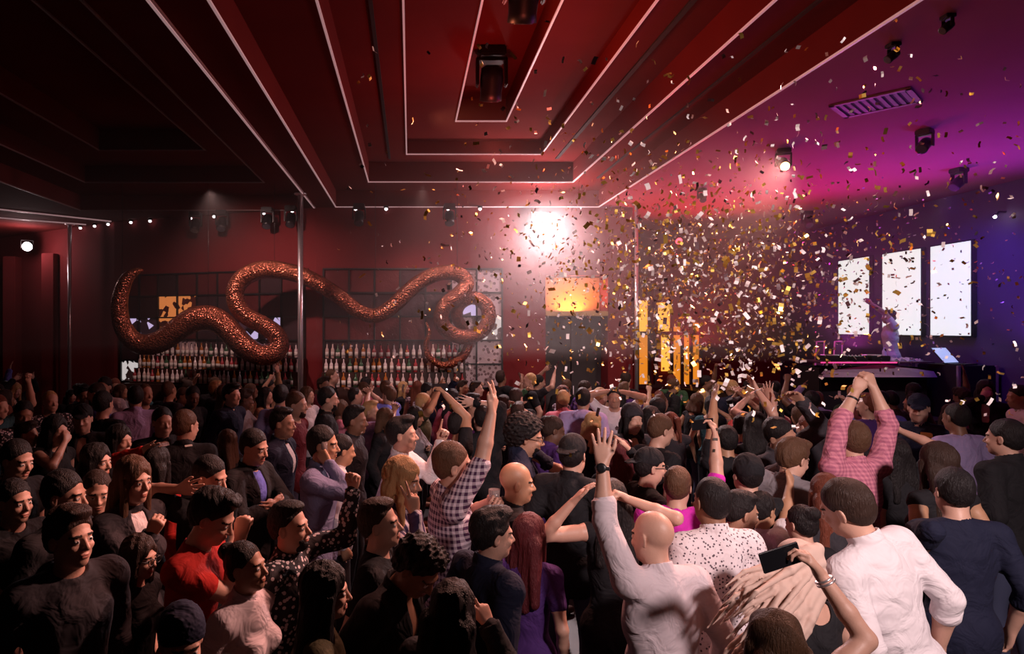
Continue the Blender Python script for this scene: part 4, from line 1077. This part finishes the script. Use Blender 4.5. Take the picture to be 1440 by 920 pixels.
r = P(408, 742, -108, 'bearded man in white-speckled dark shirt thrusting a gripped fist up', hair='fade', hc='bk', beard='short', top=('shirt', 'speckle', 'long'), head=(6, -6, 0), tr=None, tl=(496, 690, .35), hands=('fist', None), palms=((-.4, -.8, 0), None), hints=((.4, .2, -1), None), Y=3.05)
P(458, 832, -80, 'woman with long glossy black hair and olive top turned away', sex='f', hair='long', hc='bk', top=('tee', 'olive', 'elbow'), head=(-6, 0, 0), Y=2.40, arms=('down', 'bent'))
P(535, 738, -97, 'clean-cut man in plain black t-shirt with undercut in sharp profile', hair='fade', hc='db', top=('tee', 'black', 'short'), head=(0, -8, 0), Y=3.05, heavy=1.05)
r = P(566, 676, -112, 'woman with honey-blond curls and striped blouse flashing a peace sign', sex='f', sk='M', hair='wavylong', hc='bl', top=('shirt', 'stripes', 'long'), head=(5, 6, 0), tr=(583, 722, -.30), hands=(None, 'peace'), palms=(None, (-.3, .9, 0)), hints=(None, (.5, -.2, -1)), Y=3.72)
P(588, 800, -120, 'person with dark curly mop and ear gauge bending low in black', sk='B', hair='curly', hc='bk', top=('jacket', 'black', 'long'), head=(-5, 34, 0), lean=(16, 0), Y=2.62)
r = P(566, 612, -98, 'man in white shirt and black vest pointing one finger at the ceiling', hair='quiff', hc='bk', top=('shirt', 'white', 'long'), head=(0, -4, 0), lean=(2, 0), tr=None, tl=(620, 622, .0), hands=('point', None), palms=((0, -1, 0), None), hints=((.7, -.5, -1), None), Y=5.2)
r = P(694, 752, -62, 'man with wavy dark hair and navy leather jacket, back to the camera', hair='wavy', hc='bk', top=('jacket', 'navy', 'long'), head=(-14, 2, 0), Y=2.95, heavy=1.05)
P(636, 860, -35, 'person with tousled black hair in a dark jacket raising two fingers', sex='f', hair='wavylong', hc='bk', top=('jacket', 'black', 'long'), head=(10, 6, 0), Y=2.28, tr=(688, 880, .12), hands=(None, 'peace'), palms=(None, (-.6, .8, 0)), hints=(None, (.5, -.2, -1)))
r = PLAID = P(638, 652, -84, 'dark-haired dancer in plaid short sleeves with one bare arm stretched high', hair='short', hc='br', top=('shirt', 'plaid', 'elbow'), head=(0, 0, 0), tr=(692, 580, -.05), tl=(690, 706, .15), hands=('grip', 'ok'), palms=((0, -1, 0), (-.8, .5, 0)), hints=(None, (1, -.3, -.4)), Y=4.0, lean=(0, 8))
P(727, 680, -88, 'bald man glowing orange in a dark jacket, seen from the side', sk='T', hair=None, top=('jacket', 'black', 'long'), head=(0, 2, 0), Y=4.1)
P(745, 752, -28, 'woman with long dark auburn hair and violet scarf, back to the camera', sex='f', hair='long', hc='rd', top=('tee', 'purple', 'short'), head=(-20, 0, 0), Y=3.25)
r = P(742, 616, -100, 'man with dense black curls and glasses in a navy jacket sipping a drink', sk='M', hair='afro', hc='bk', beard='full', top=('jacket', 'navy', 'long'), head=(0, 6, 0), Y=5.0, tr=(772, 654, -.05), hands=(None, 'fist'), glasses=True)
# --- the bright front
r = P(917, 757, 14, 'bald man in pale pink shirt with one long bare forearm raised high', sk='L', hair=None, top=('shirt', 'offwhite', 'roll'), head=(18, 6, 6), lean=(4, -3), tl=(843, 634, .10), hands=('open', None), palms=((.3, .9, 0), None), hints=((-.6, -.2, -1), None), Y=2.80, heavy=1.12)
wristband(r, 0, m_black, 'wristwatch', .93, .030, .011, (-.5, -1, .2)); BALD = r
P(1000, 706, 8, 'shaven-headed man in a white shirt covered with tiny dots, back turned', sk='B', hair='buzz', hc='bk', top=('shirt', 'dots', 'long'), head=(0, 0, 0), Y=3.35, heavy=1.12)
P(1042, 722, -86, 'short-faded man in profile tucked beside the dotted white shirt', sk='M', hair='fade', hc='bk', beard='short', top=('tee', 'navy', 'short'), head=(0, 8, 0), Y=3.65)
r = P(953, 684, -20, 'man in vivid magenta t-shirt with a tattooed arm stretched up holding a phone', hair='short', hc='br', top=('tee', 'magenta', 'elbow'), head=(-10, 0, 0), tr=(1010, 586, .15), hands=(None, 'grip'), palms=(None, (-.9, .2, -.5)), hints=(None, (1, -.1, -.3)), Y=4.0, lean=(0, 4)); MAG = r
r = P(1190, 716, 20, 'broad man in bright white shirt leaning toward his neighbours, back turned', hair='short', hc='db', top=('shirt', 'white', 'roll'), head=(10, 14, -6), lean=(8, -14), Y=3.0, heavy=1.16)
P(1122, 800, 10, 'woman with long pale blond hair swinging across her shoulders', sex='f', hair='swept', hc='pb', top=('tank', 'black', 'none'), head=(0, 14, 0), Y=2.62)
P(1126, 738, 15, 'woman with a round black hair bun in dark clothes behind the swinging blond hair', sex='f', hair='bun', hc='bk', top=('tee', 'black', 'short'), head=(0, 6, 0), Y=3.45)
P(1160, 694, 5, 'woman with long straight chestnut hair beside the broad white shirt', sex='f', hair='long', hc='au', top=('tee', 'dgrey', 'short'), head=(0, 0, 0), Y=3.9)
r = P(1088, 908, 12, 'brown-haired woman at the bottom edge holding a phone up sideways', sex='f', hair='wavylong', hc='br', top=('tank', 'black', 'none'), head=(0, 2, 0), Y=2.02, tr=(1152, 806, .12), hands=(None, 'grip'), palms=(None, (-1, .35, 0)), hints=(None, (1, -.2, -.6)))
wristband(r, 1, m_chrome, 'bracelet', .90, .031, .004); wristband(r, 1, m_chrome, 'bracelet', .85, .032, .004)
g = grip_pt(r, 1, .085, .045); phone(g + Vector((-.05, .0, .0)), (1, .1, .27), (.1, -1, .1), 'black phone held sideways in the braceleted hand at the bottom', s=1.05)
r = P(1340, 692, -8, 'man in dark navy sweater holding a drink low, back to the camera', hair='short', hc='bk', top=('tee', 'navy', 'roll'), head=(-6, 4, 0), tl=(1284, 786, -.1), hands=('grip', None), palms=((.9, .2, 0), None), Y=3.55, heavy=1.05)
tumbler(grip_pt(r, 0, .07, .03) - Vector((0, 0, .04)), 'short clear drink held low by the man in navy', None)
P(1318, 652, 4, 'woman with long brown hair and bare tan shoulder in front of the lavender shirt', sex='f', sk='T', hair='long', hc='db', top=('tank', 'black', 'none'), head=(0, 0, 0), Y=4.25)
P(1412, 600, 12, 'big man in black blocking the view near the stage wall', hair='short', hc='bk', top=('jacket', 'black', 'long'), head=(14, 0, 0), Y=4.5, zh=None, heavy=1.15)
P(1344, 588, 6, 'man in pale lavender shirt, back to the camera, before the stage', sk='B', hair='buzz', hc='bk', top=('tee', 'lavender', 'short'), head=(0, 0, 0), Y=6.2, heavy=1.1)
r = P(1292, 574, 120, 'security man in navy cap and uniform with a yellow shoulder patch', hair='short', hc='db', hat='cap_front', hatc='navy', top=('shirt', 'navy', 'long'), head=(20, 6, 0), Y=6.8)
patch(r, 1303, 612, .10, .055, mat('yellow_patch', (.75, .50, .10), .7), 'shoulder_patch', 'shirt')
r = P(1198, 604, 6, 'man in rosy checked shirt with both arms arched and hands joined overhead', hair='short', hc='br', top=('shirt', 'gingham', 'roll'), head=(0, -4, 0), tl=(1206, 543, .02), tr=(1228, 545, .06), hands=('clasp', 'clasp'), palms=((0, .7, -.7), (0, .7, -.7)), hints=((-1, -.1, .1), (1, -.1, .1)), Y=4.55)
wristband(r, 0, m_black, 'wristwatch', .78, .032, .009)
r = P(1386, 546, 140, 'dark-haired woman in black lifting a hand to her face by the stage', sex='f', hair='long', hc='bk', top=('jacket', 'black', 'long'), arms=('down', 'face'), head=(10, 0, 0), Y=8.8)
P(1432, 548, 70, 'man in white shirt at the far end of the stage wall', sk='M', hair='short', hc='bk', top=('shirt', 'white', 'long'), head=(0, 4, 0), Y=7.4)
P(1098, 597, -150, 'man in charcoal blazer with tilted face and one arm crooked over his head', hair='short', hc='bk', sk='M', beard='short', top=('jacket', 'dgrey', 'long'), head=(0, 10, 20), lean=(2, 6), tl=(1128, 566, .1), hints=((1, 0, .3), None), Y=5.2)
P(1116, 646, -52, 'man with light brown hair and white collar touching his nose', hair='wavy', hc='br', top=('jacket', 'grey', 'long'), under='white', head=(-20, 16, 0), arms=('face', 'down'), Y=4.45)
P(1050, 668, 0, 'person in smooth black beanie right of the raised magenta sleeve', hair='short', hc='bk', hat='beanie', hatc='black', top=('tee', 'black', 'short'), head=(0, 0, 0), Y=4.75)
P(1072, 718, -60, 'man in white t-shirt stretching a tan arm across the crowd', sk='T', hair='short', hc='bk', top=('tee', 'white', 'short'), head=(0, 10, 0), tr=(1112, 676, .2), hands=(None, 'relax'), hints=(None, (0, 0, -1)), Y=4.02)
P(930, 606, -70, 'man with cropped brown hair and bright lit neck turned aside', hair='short', hc='br', top=('tee', 'black', 'short'), head=(-10, 10, 0), Y=5.75)
P(890, 590, -170, 'woman with dark beanie facing the camera through the confetti', sex='f', hair='long', hc='bk', hat='beanie', hatc='dgrey', top=('jacket', 'dgrey', 'long'), Y=6.3)
P(915, 657, -88, 'man in black cap and glasses in profile under the confetti', hair='short', hc='bk', hat='cap_back', hatc='black', top=('tee', 'black', 'short'), beard='short', glasses=True, Y=4.55)
r = P(872, 640, -20, 'woman with dark red hair raising a pale thin cuffed wrist', sex='f', hair='long', hc='rd', top=('tee', 'black', 'long'), tr=(886, 634, -.3), hands=(None, 'ok'), palms=(None, (-.8, .3, 0)), Y=4.9)
P(806, 640, -35, 'person with black cap turned away by the tall raised arm', hair='short', hc='bk', hat='cap_back', hatc='black', top=('jacket', 'black', 'long'), head=(0, 0, 0), Y=4.6)
r = P(860, 705, -6, 'dark-haired dancer hidden behind the bald man lifting two bare forearms', sex='f', hair='long', hc='bk', top=('tank', 'black', 'none'), tl=(806, 706, -.1), tr=(882, 702, -.15), hands=('open', 'fist'), hints=((-1, 0, -1), (1, 0, -1)), Y=3.6)
# --- middle of the floor
r = P(358, 630, -112, 'man in black jacket over a bright blue shirt with folded hands', hair='short', hc='bk', top=('jacket', 'black', 'long'), under='blue', head=(0, 10, 0), Y=5.0, arms=('chest', 'chest'))
P(398, 596, -100, 'bearded man in white shirt under dark jacket looking to the stage', sk='M', hair='fade', hc='bk', top=('jacket', 'navy', 'long'), under='white', Y=6.0)
P(418, 565, -105, 'ruddy man with short brown hair beside the tall chrome pole', hair='short', hc='br', top=('tee', 'wine', 'short'), beard='short', Y=7.1)
P(462, 552, -84, 'tall man in black suit and white collar looking toward the stage', hair='short', hc='bk', beard='full', top=('jacket', 'black', 'long'), under='white', Y=6.4, heavy=1.1)
P(396, 552, -20, 'man in violet blue shirt under the tight snake bend, back turned', hair='short', hc='bk', top=('shirt', 'lavender', 'long'), Y=8.0)
P(326, 546, -112, 'man in midnight blue shirt standing tall under the snake', hair='quiff', hc='bk', top=('shirt', 'navy', 'long'), Y=7.2)
P(146, 535, 178, 'man in white shirt and dark tie facing the camera far back', sk='M', hair='short', hc='bk', top=('shirt', 'white', 'long'), Y=8.2)
P(146, 566, -10, 'person with cropped black hair just before the far white shirt', hair='short', hc='bk', top=('tee', 'black', 'short'), Y=7.2)
P(190, 548, 30, 'man in lilac shirt turned away under the first snake coil', hair='short', hc='bk', sk='M', top=('shirt', 'lavender', 'long'), Y=7.9)
P(500, 592, -100, 'man with brown skin and white open collar in profile', sk='B', hair='fade', hc='bk', top=('shirt', 'dgrey', 'long'), under='cream', Y=6.25)
r = P(455, 626, -96, 'red-lit man in faded denim shirt tipping a glass to his lips', sk='T', hair='short', hc='bk', top=('shirt', 'denim', 'long'), head=(0, 2, 0), tr=(462, 652, -.1), hands=(None, 'grip'), hints=(None, (-.4, -.6, -1)), Y=4.9)
tumbler(grip_pt(r, 1, .07, .03), 'glass of red drink at the lips of the denim-shirted man', m_drinkr)
P(482, 634, -70, 'man in crumpled white shirt beside the denim shirt', sk='T', hair='short', hc='bk', top=('shirt', 'white', 'long'), head=(0, 8, 0), Y=5.45)
r = P(262, 600, 28, 'security man in dark uniform with small pale back badge, head turned', hair='short', hc='br', top=('shirt', 'black', 'long'), head=(-60, 4, 0), Y=5.7, heavy=1.12)
patch(r, 265, 627, .07, .018, mat('pale_badge', (.6, .55, .5), .6), 'badge', 'shirt')
P(229, 594, -140, 'dark-haired man with white collar beside the uniformed guard', hair='short', hc='bk', top=('jacket', 'black', 'long'), under='white', Y=6.2)
P(78, 606, -110, 'woman in black pressing a raised hand near her cheek in the dim corner', sex='f', hair='long', hc='bk', top=('tee', 'black', 'none'), arms=('down', 'face'), Y=5.7)
P(168, 620, -110, 'smiling woman with long black hair in the dim crowd', sex='f', hair='long', hc='bk', top=('tank', 'black', 'none'), Y=5.4)
r = P(222, 652, -20, 'person in deep red sleeve reaching a pale open hand up', sex='f', hair='long', hc='bk', top=('tee', 'red', 'long'), arms=('upbent', 'down'), tl=(200, 634, .0), hands=('open', None), Y=4.9)
P(116, 590, -160, 'man in black flat cap in the dim middle rows', hair='short', hc='bk', hat='cap_front', hatc='black', top=('jacket', 'black', 'long'), Y=6.4)
P(136, 650, -105, 'woman with long dark hair in profile at the dim floor side', sex='f', hair='long', hc='bk', top=('tee', 'black', 'short'), Y=4.6)
P(25, 648, -110, 'dim man with lowered head at the far dark edge', hair='short', hc='bk', top=('tee', 'black', 'short'), head=(0, 10, 0), Y=4.5)
P(22, 706, -115, 'barely lit person in black at the dark edge of the crowd', hair='short', hc='bk', top=('tee', 'black', 'short'), Y=3.5)
# --- raised arms farther back
r = P(648, 600, -70, 'dancer in black raising a tanned forearm with a glowing phone', sk='T', hair='short', hc='bk', top=('tee', 'black', 'short'), tr=(627, 556, .0), hands=(None, 'grip'), palms=(None, (-1, 0, 0)), hints=(None, (1, 0, -.6)), Y=6.1)
g = grip_pt(r, 1, .085, .03); phone(g + Vector((.03, -.02, .03)), (1, 0, .05), (0, 1, 0), 'white-lit phone lifted above the crowd under the snake tail', lit=False, torch=True, s=1.0)
r = P(678, 590, 10, 'dancer in black tossing up an open hand with white cuff', hair='short', hc='bk', top=('jacket', 'black', 'long'), arms=('down', 'up'), tr=(668, 566, .0), hands=(None, 'open'), Y=6.6)
r = P(1062, 600, -15, 'dancer in black raising an open hand with silver bracelet through confetti', sex='f', hair='long', hc='bk', top=('tank', 'black', 'none'), tr=(1064, 548, .1), hands=(None, 'open'), Y=6.0)
wristband(r, 1, m_chrome, 'bracelet', .93, .028, .005)
r = P(1020, 620, 5, 'dark-haired dancer holding a yellow-lit hand over the tattooed arm', sk='T', hair='short', hc='bk', top=('tee', 'black', 'short'), tl=(1004, 560, .1), hands=('open', None), Y=5.95)
P(1082, 566, 10, 'dancer in wine red under the grey booth front with joined raised hands', sex='f', hair='long', hc='bk', top=('tank', 'wine', 'none'), arms=('clap', 'clap'), Y=7.2)
P(820, 562, -20, 'man in pale lavender hoodie in front of the dark doorway', hair='short', hc='bk', sk='M', top=('hoodie', 'lavender', 'long'), Y=8.0)
P(864, 560, 160, 'man in white tee with arms crossed overhead near the doorway', sk='M', hair='short', hc='bk', top=('tee', 'white', 'short'), arms=('head', 'head'), Y=8.6)
r = P(1258, 640, 5, 'woman in black filming with an upright phone behind the rosy shirt', sex='f', hair='long', hc='bk', top=('tee', 'black', 'short'), tr=(1266, 606, .1), tl=None, hands=(None, 'grip'), palms=(None, (-1, .2, 0)), Y=4.75)
g = grip_pt(r, 1, .09, .035); phone(g + Vector((0, 0, .03)), (0, .1, 1), (0, -1, .1), 'silver-edged upright phone filming the stage', lit=False, s=1.15)
for tx, ty, tw, th in ((1006, 618, .03, .018), (1008, 604, .02, .02), (1004, 634, .016, .022)): patch(MAG, tx, ty, tw, th, mat('tattoo_ink', (.05, .04, .03), .6), 'tattoo', 'body')
# phone in the tattooed hand
g = grip_pt(MAG, 1, .085, .03); phone(g + Vector((-.05, 0, .01)), (1, .05, .1), (0, -1, -.1), 'pale phone held sideways by the magenta-shirted man')
# glasses in hands
tumbler(grip_pt(PLAID, 0, .07, .03), 'glass of red drink with ice lifted beside the plaid sleeve', m_drinkr, .085)
# --- the performer on the stage
r = P(1250, 446, 70, 'performer in white shirt on the stage with one thin arm flung up', sk='M', hair='short', hc='bk', top=('tee', 'white', 'short'), head=(0, -4, 0), tr=None, tl=(1222, 424, -.1), hands=('relax', None), Y=12.6, z0=1.0)
# ---------------------------------------------------------------- the rest of the crowd: figures of many builds and poses, each copied with its own colours and place
rc = random.Random(21)
KA = [('down', 'down'), ('bent', 'down'), ('down', 'bent'), ('up', 'down'), ('down', 'up'), ('down', 'down'), ('peace', 'down'), ('down', 'face'), ('upbent', 'upbent'), ('down', 'phone'), ('down', 'down'), ('point', 'down'), ('chest', 'down'), ('fistup', 'down'), ('sip', 'down'), ('clap', 'clap')]
AN = {'down': '', 'bent': 'holding a hand before the waist', 'up': 'with one arm high', 'peace': 'flashing a peace sign', 'face': 'with a hand near the face', 'upbent': 'with both hands up', 'phone': 'reaching a hand out at eye level', 'point': 'pointing ahead', 'chest': 'with a hand on the chest', 'fistup': 'raising a fist', 'sip': 'with a hand at the chin', 'clap': 'with hands joined up high'}
MH = ['short', 'short', 'wavy', 'fade', 'curly', 'quiff', 'buzz', 'short']; FH = ['long', 'wavylong', 'bob', 'bun', 'long', 'pony']
HN = {'short': 'short hair', 'wavy': 'wavy hair', 'fade': 'faded hair', 'curly': 'curls', 'quiff': 'swept-up hair', 'buzz': 'cropped hair', 'long': 'long hair', 'wavylong': 'long wavy hair', 'bob': 'bobbed hair', 'bun': 'hair bun', 'pony': 'ponytail'}
KN = {'tee': 't-shirt', 'shirt': 'shirt', 'jacket': 'jacket', 'tank': 'tank top', 'hoodie': 'hooded jacket'}
VAR = []
for k in range(34):
    f = k % 5 in (1, 3)
    ar = KA[k % len(KA)]
    hs = FH[(k // 2) % len(FH)] if f else MH[(k * 3) % len(MH)]
    kd, sl = rc.choice([('tee', 'short'), ('tank', 'none'), ('jacket', 'long'), ('tee', 'long')] if f else [('tee', 'short'), ('shirt', 'long'), ('jacket', 'long'), ('shirt', 'roll'), ('tee', 'short'), ('hoodie', 'long')])
    F = Figure(.98 if f else 1.02, f, lean=(rc.uniform(0, 8), rc.uniform(-5, 5)), head=(rc.uniform(-25, 25), rc.uniform(-10, 14), rc.uniform(-6, 6)), arms=ar, seed=300 + k, heavy=rc.choice((1, 1, 1.06, 1.12)))
    VAR.append(dict(f=f, arms=ar, hs=hs, kd=kd, sl=sl, F=F, me=None, near=None))
def var_mesh(v, near):
    key = 'near' if near else 'me'
    if v[key] is None:
        h = .0085 if near else .012; F = v['F']
        v[key] = [('body', F.body_mesh(h)), (KINDN[v['kd']], F.top_mesh(h, v['kd'], v['sl'], name=KINDN[v['kd']])), ('trousers', F.trousers_mesh(.035)), ('hair', F.hair_mesh(h, v['hs']))]
        if not v['f'] and v['hs'] in ('fade', 'short') and VAR.index(v) % 3 == 0: v[key].append(('beard', F.beard_mesh(h)))
        for n, me in v[key]:
            for _ in range(5 if n == 'body' else 1): me.materials.append(m_black)
    return v[key]
ZONES = [(60, 'by the dark side wall'), (150, 'near the far bay pole'), (225, 'under the raised snake end'), (335, 'under the first snake coil'), (405, 'under the tight snake bend'), (450, 'by the tall chrome pole'), (590, 'under the sagging snake middle'), (705, 'under the looped snake tail'),
         (790, 'under the blazing flood lamp'), (890, 'before the dark doorway'), (1000, 'before the amber windows'), (1110, 'under the thickest confetti'), (1255, 'before the booth'), (1340, 'before the stage case'), (2000, 'by the stage side wall')]
def zone(px): return next(n for m, n in ZONES if px < m)
CT = ['black'] * 9 + ['navy'] * 4 + ['dgrey'] * 4 + ['white', 'white', 'grey', 'wine', 'red', 'lavender', 'denim', 'teal', 'green', 'olive', 'tan', 'purple', 'blue', 'pink', 'cream', 'speckle', 'plaid', 'black', 'black']
CN = {'dgrey': 'charcoal', 'speckle': 'white-speckled black', 'plaid': 'plaid', 'denim': 'faded blue', 'wine': 'wine red', 'teal': 'dark teal'}
HCN = {'bk': 'black', 'db': 'dark brown', 'br': 'brown', 'bl': 'blond', 'au': 'auburn', 'gr': 'grey'}
pos = [(x, y) for x, y, _ in PEOPLE]
for i, (x, y, l) in enumerate(PEOPLE):
    for X, Y_, l2 in PEOPLE[:i]:
        if math.hypot(x - X, y - Y_) < .36: print('CLOSE %.2f' % math.hypot(x - X, y - Y_), l, '|', l2)
crowd = []
Yr = 3.6
row = 0
while Yr < 12.0:
    X0 = -CX * Yr / FPX - .15; X1 = (1440 - CX) * Yr / FPX + .1
    x = X0 + rc.uniform(0, .4)
    while x < X1:
        xx, yy = x + rc.uniform(-.12, .12), Yr + rc.uniform(-.2, .2)
        x += rc.uniform(.56, .74) if Yr > 5 else rc.uniform(.62, .8)
        px = CX + FPX * xx / yy
        if xx > 6.45 and yy > 9.9: continue
        if xx > 9.4: continue
        if px > 1180 and yy < 5.6 : continue
        if px > 1255 and rc.random() < .62: continue
        if xx < -1.9 and yy > 12.2 - 0.0: continue
        if min((math.hypot(xx - a, yy - b) for a, b in pos), default=9) < .55: continue
        # nobody stands between the camera and the people the photograph shows in full
        blocked = False
        for a, b, lb in PEOPLE[:]:
            if b > yy and b - yy < 2.2 and abs((CX + FPX * a / b) - px) < .20 * FPX / yy and rc.random() < .75: blocked = True; break
        if blocked: continue
        pos.append((xx, yy)); crowd.append((xx, yy, px))
    Yr += .62 if Yr > 6 else .66
    row += 1
NV = {}
used = {}
recs = []
for (xx, yy, px) in sorted(crowd, key=lambda c: c[1]):
    v = VAR[rc.randrange(len(VAR))]
    py_head = CY + (CZ - 1.63) * FPX / yy
    if v['arms'] != ('down', 'down') and rc.random() < .35: v = VAR[rc.choice((0, 5, 10, 16, 21, 26))]
    near = yy < 6.2
    if px < 700: face = rc.gauss(-100, 30)
    elif px < 1100: face = rc.gauss(-55, 38)
    else: face = rc.gauss(-5, 35)
    if rc.random() < .08: face += 150
    o = thing('person', '', 'person', (xx, yy, FZ), face)
    s = rc.gauss(1.03, .035); o.scale = (s, s, s)
    tc_, hc_ = rc.choice(CT), rc.choice(('bk', 'bk', 'bk', 'db', 'db', 'br', 'br', 'bl', 'au'))
    sk_ = rc.choice('LLLMMTTBD')
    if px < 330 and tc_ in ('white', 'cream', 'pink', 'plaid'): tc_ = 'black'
    for n, me in var_mesh(v, near):
        c = bpy.data.objects.new(n, me); COL.objects.link(c); c.parent = o
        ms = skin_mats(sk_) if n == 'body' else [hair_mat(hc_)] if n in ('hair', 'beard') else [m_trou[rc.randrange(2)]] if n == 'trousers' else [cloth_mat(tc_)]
        for i, q in enumerate(ms): c.material_slots[i].link = 'OBJECT'; c.material_slots[i].material = q
    arm = next((AN[a] for a in v['arms'] if AN[a]), '')
    fc = (face + 180) % 360 - 180
    fn = 'facing the camera' if abs(fc) > 140 else 'seen from behind' if abs(fc) < 40 else 'in profile'
    base = '%s in %s %s, %s %s' % ('woman' if v['f'] else 'man', CN.get(tc_, tc_), KN[v['kd']], HCN[hc_], HN[v['hs']])
    recs.append(dict(o=o, base=base, extra=arm or fn, zone=zone(px), y=yy, x=xx, fn=fn))
def short(label):
    return label
by = {}
for r in recs: by.setdefault((r['base'], r['extra'], r['zone']), []).append(r)
for (b, e, z), L in by.items():
    L.sort(key=lambda r: r['y'])
    for i, r in enumerate(L):
        q = '' if len(L) == 1 else (', nearest', ', farther', ', farthest')[min(i, 2)]
        lab = '%s, %s, %s%s' % (b, e, z, q)
        w = lab.replace(',', '').split()
        if len(w) > 14: lab = '%s, %s%s' % (b, z, q)
        r['lab'] = lab
cnt = {}
for r in recs: cnt.setdefault(r['lab'], []).append(r)
for l, L in cnt.items():
    for i, r in enumerate(L):
        r['o']['label'] = l if len(L) == 1 else l + (', nearer than its double', ', beyond its double', ', far behind')[min(i, 2)]
        r['o']['group'] = 'dancers on the club floor'
# ---------------------------------------------------------------- confetti
rf = random.Random(99)
m_gold = mat('gold_foil', (.95, .62, .14), .32, .75)
m_silver = mat('white_paper', (.92, .84, .84), .6)
m_shaded = mat('shaded_foil', (.10, .05, .06), .5)  # confetti against the light, its shade put into the colour
def leaf(w, l, bend):
    return [Vector((-w / 2, -l / 2, bend)), Vector((w / 2, -l / 2, bend)), Vector((w / 2, 0, 0)), Vector((-w / 2, 0, 0)), Vector((w / 2, l / 2, bend)), Vector((-w / 2, l / 2, bend))]
def rnd_rot(): return Matrix.Rotation(rf.uniform(0, 6.28), 4, 'Z') @ Matrix.Rotation(rf.uniform(0, 3.14), 4, 'X') @ Matrix.Rotation(rf.uniform(0, 6.28), 4, 'Y')
pieces = []
def dens(px, py):
    a = math.exp(-(((px - 1010) / 120) ** 2 + ((py - 430) / 95) ** 2)) * 1.0
    a += .55 * math.exp(-(((px - 980) / 210) ** 2 + ((py - 380) / 170) ** 2))
    a += .14 * math.exp(-(((px - 1230) / 240) ** 2 + ((py - 420) / 190) ** 2))
    a += .16 * math.exp(-(((px - 830) / 150) ** 2 + ((py - 380) / 120) ** 2))
    a += .030 * (px > 470) * (py > 60) * (py < 700) + .03 * (px > 640) * (py < 400) * (py > 20)
    return a
while len(pieces) < 4600:
    px, py = rf.uniform(420, 1440), rf.uniform(5, 740)
    if rf.random() > dens(px, py): continue
    Y = rf.choice((rf.uniform(2.6, 6.5), rf.uniform(5, 10), rf.uniform(8, 12.3), rf.uniform(8, 12.3)))
    p = at(px, py, Y)
    if p.x > 9.7 or p.z > 4.85 or p.z < 1.95 : continue
    pieces.append((p, Y))
MT = lambda: rf.choices((0, 1, 2), (.52, .36, .12))[0]
pieces.sort(key=lambda q: q[1])
shapes = []
for k in range(4):
    me = {}
    for j, m in enumerate((m_gold, m_silver, m_shaded)):
        V = leaf(.010 + .002 * k, .026 - .003 * k, .004 + .003 * k); mm = bpy.data.meshes.new('confetti_piece')
        mm.from_pydata(V, [], [(0, 1, 2, 3), (3, 2, 4, 5)]); mm.materials.append(m); me[j] = mm
    shapes.append(me)
LABC = ('gold foil confetti piece tumbling in the air over the crowd', 'white paper confetti piece tumbling in the air over the crowd', 'dark shaded confetti piece tumbling in the air over the crowd')
for p, Y in pieces[:290]:
    j = MT()
    o = bpy.data.objects.new('confetti_piece', shapes[rf.randrange(4)][j]); COL.objects.link(o)
    o.matrix_world = Matrix.Translation(p) @ rnd_rot()
    o['label'] = LABC[j]; o['category'] = 'confetti'; o['group'] = ('gold', 'white', 'dark')[j] + ' confetti in the air'
def heap(name, items, label):
    V, Fc, mi = [], [], []
    for p, w, l, j in items:
        b = len(V); M = Matrix.Translation(p) @ rnd_rot()
        V += [M @ q for q in leaf(w, l, rf.uniform(0, .012))]; Fc += [(b, b + 1, b + 2, b + 3), (b + 3, b + 2, b + 4, b + 5)]; mi += [j, j]
    me = bpy.data.meshes.new(name); me.from_pydata(V, [], Fc)
    for m in (m_gold, m_silver, m_shaded): me.materials.append(m)
    me.polygons.foreach_set('material_index', mi)
    o = bpy.data.objects.new(name, me); COL.objects.link(o); o['kind'] = 'stuff'; o['label'] = label; o['category'] = 'confetti'
heap('confetti_cloud', [(p, rf.uniform(.016, .027), rf.uniform(.028, .05), MT()) for p, Y in pieces[290:]], 'dense cloud of gold and white confetti falling over the dance floor')
fl = []
for k in range(260):
    px, py = rf.uniform(1150, 1440), rf.uniform(800, 918); Y = (CZ - FZ) * FPX / (py - CY); p = at(px, py, Y); p.z = FZ + .02
    fl.append((p, .02, .045, rf.choice((1, 1, 0, 2))))
heap('floor_confetti', fl, 'confetti scattered on the dark floor by the stage')
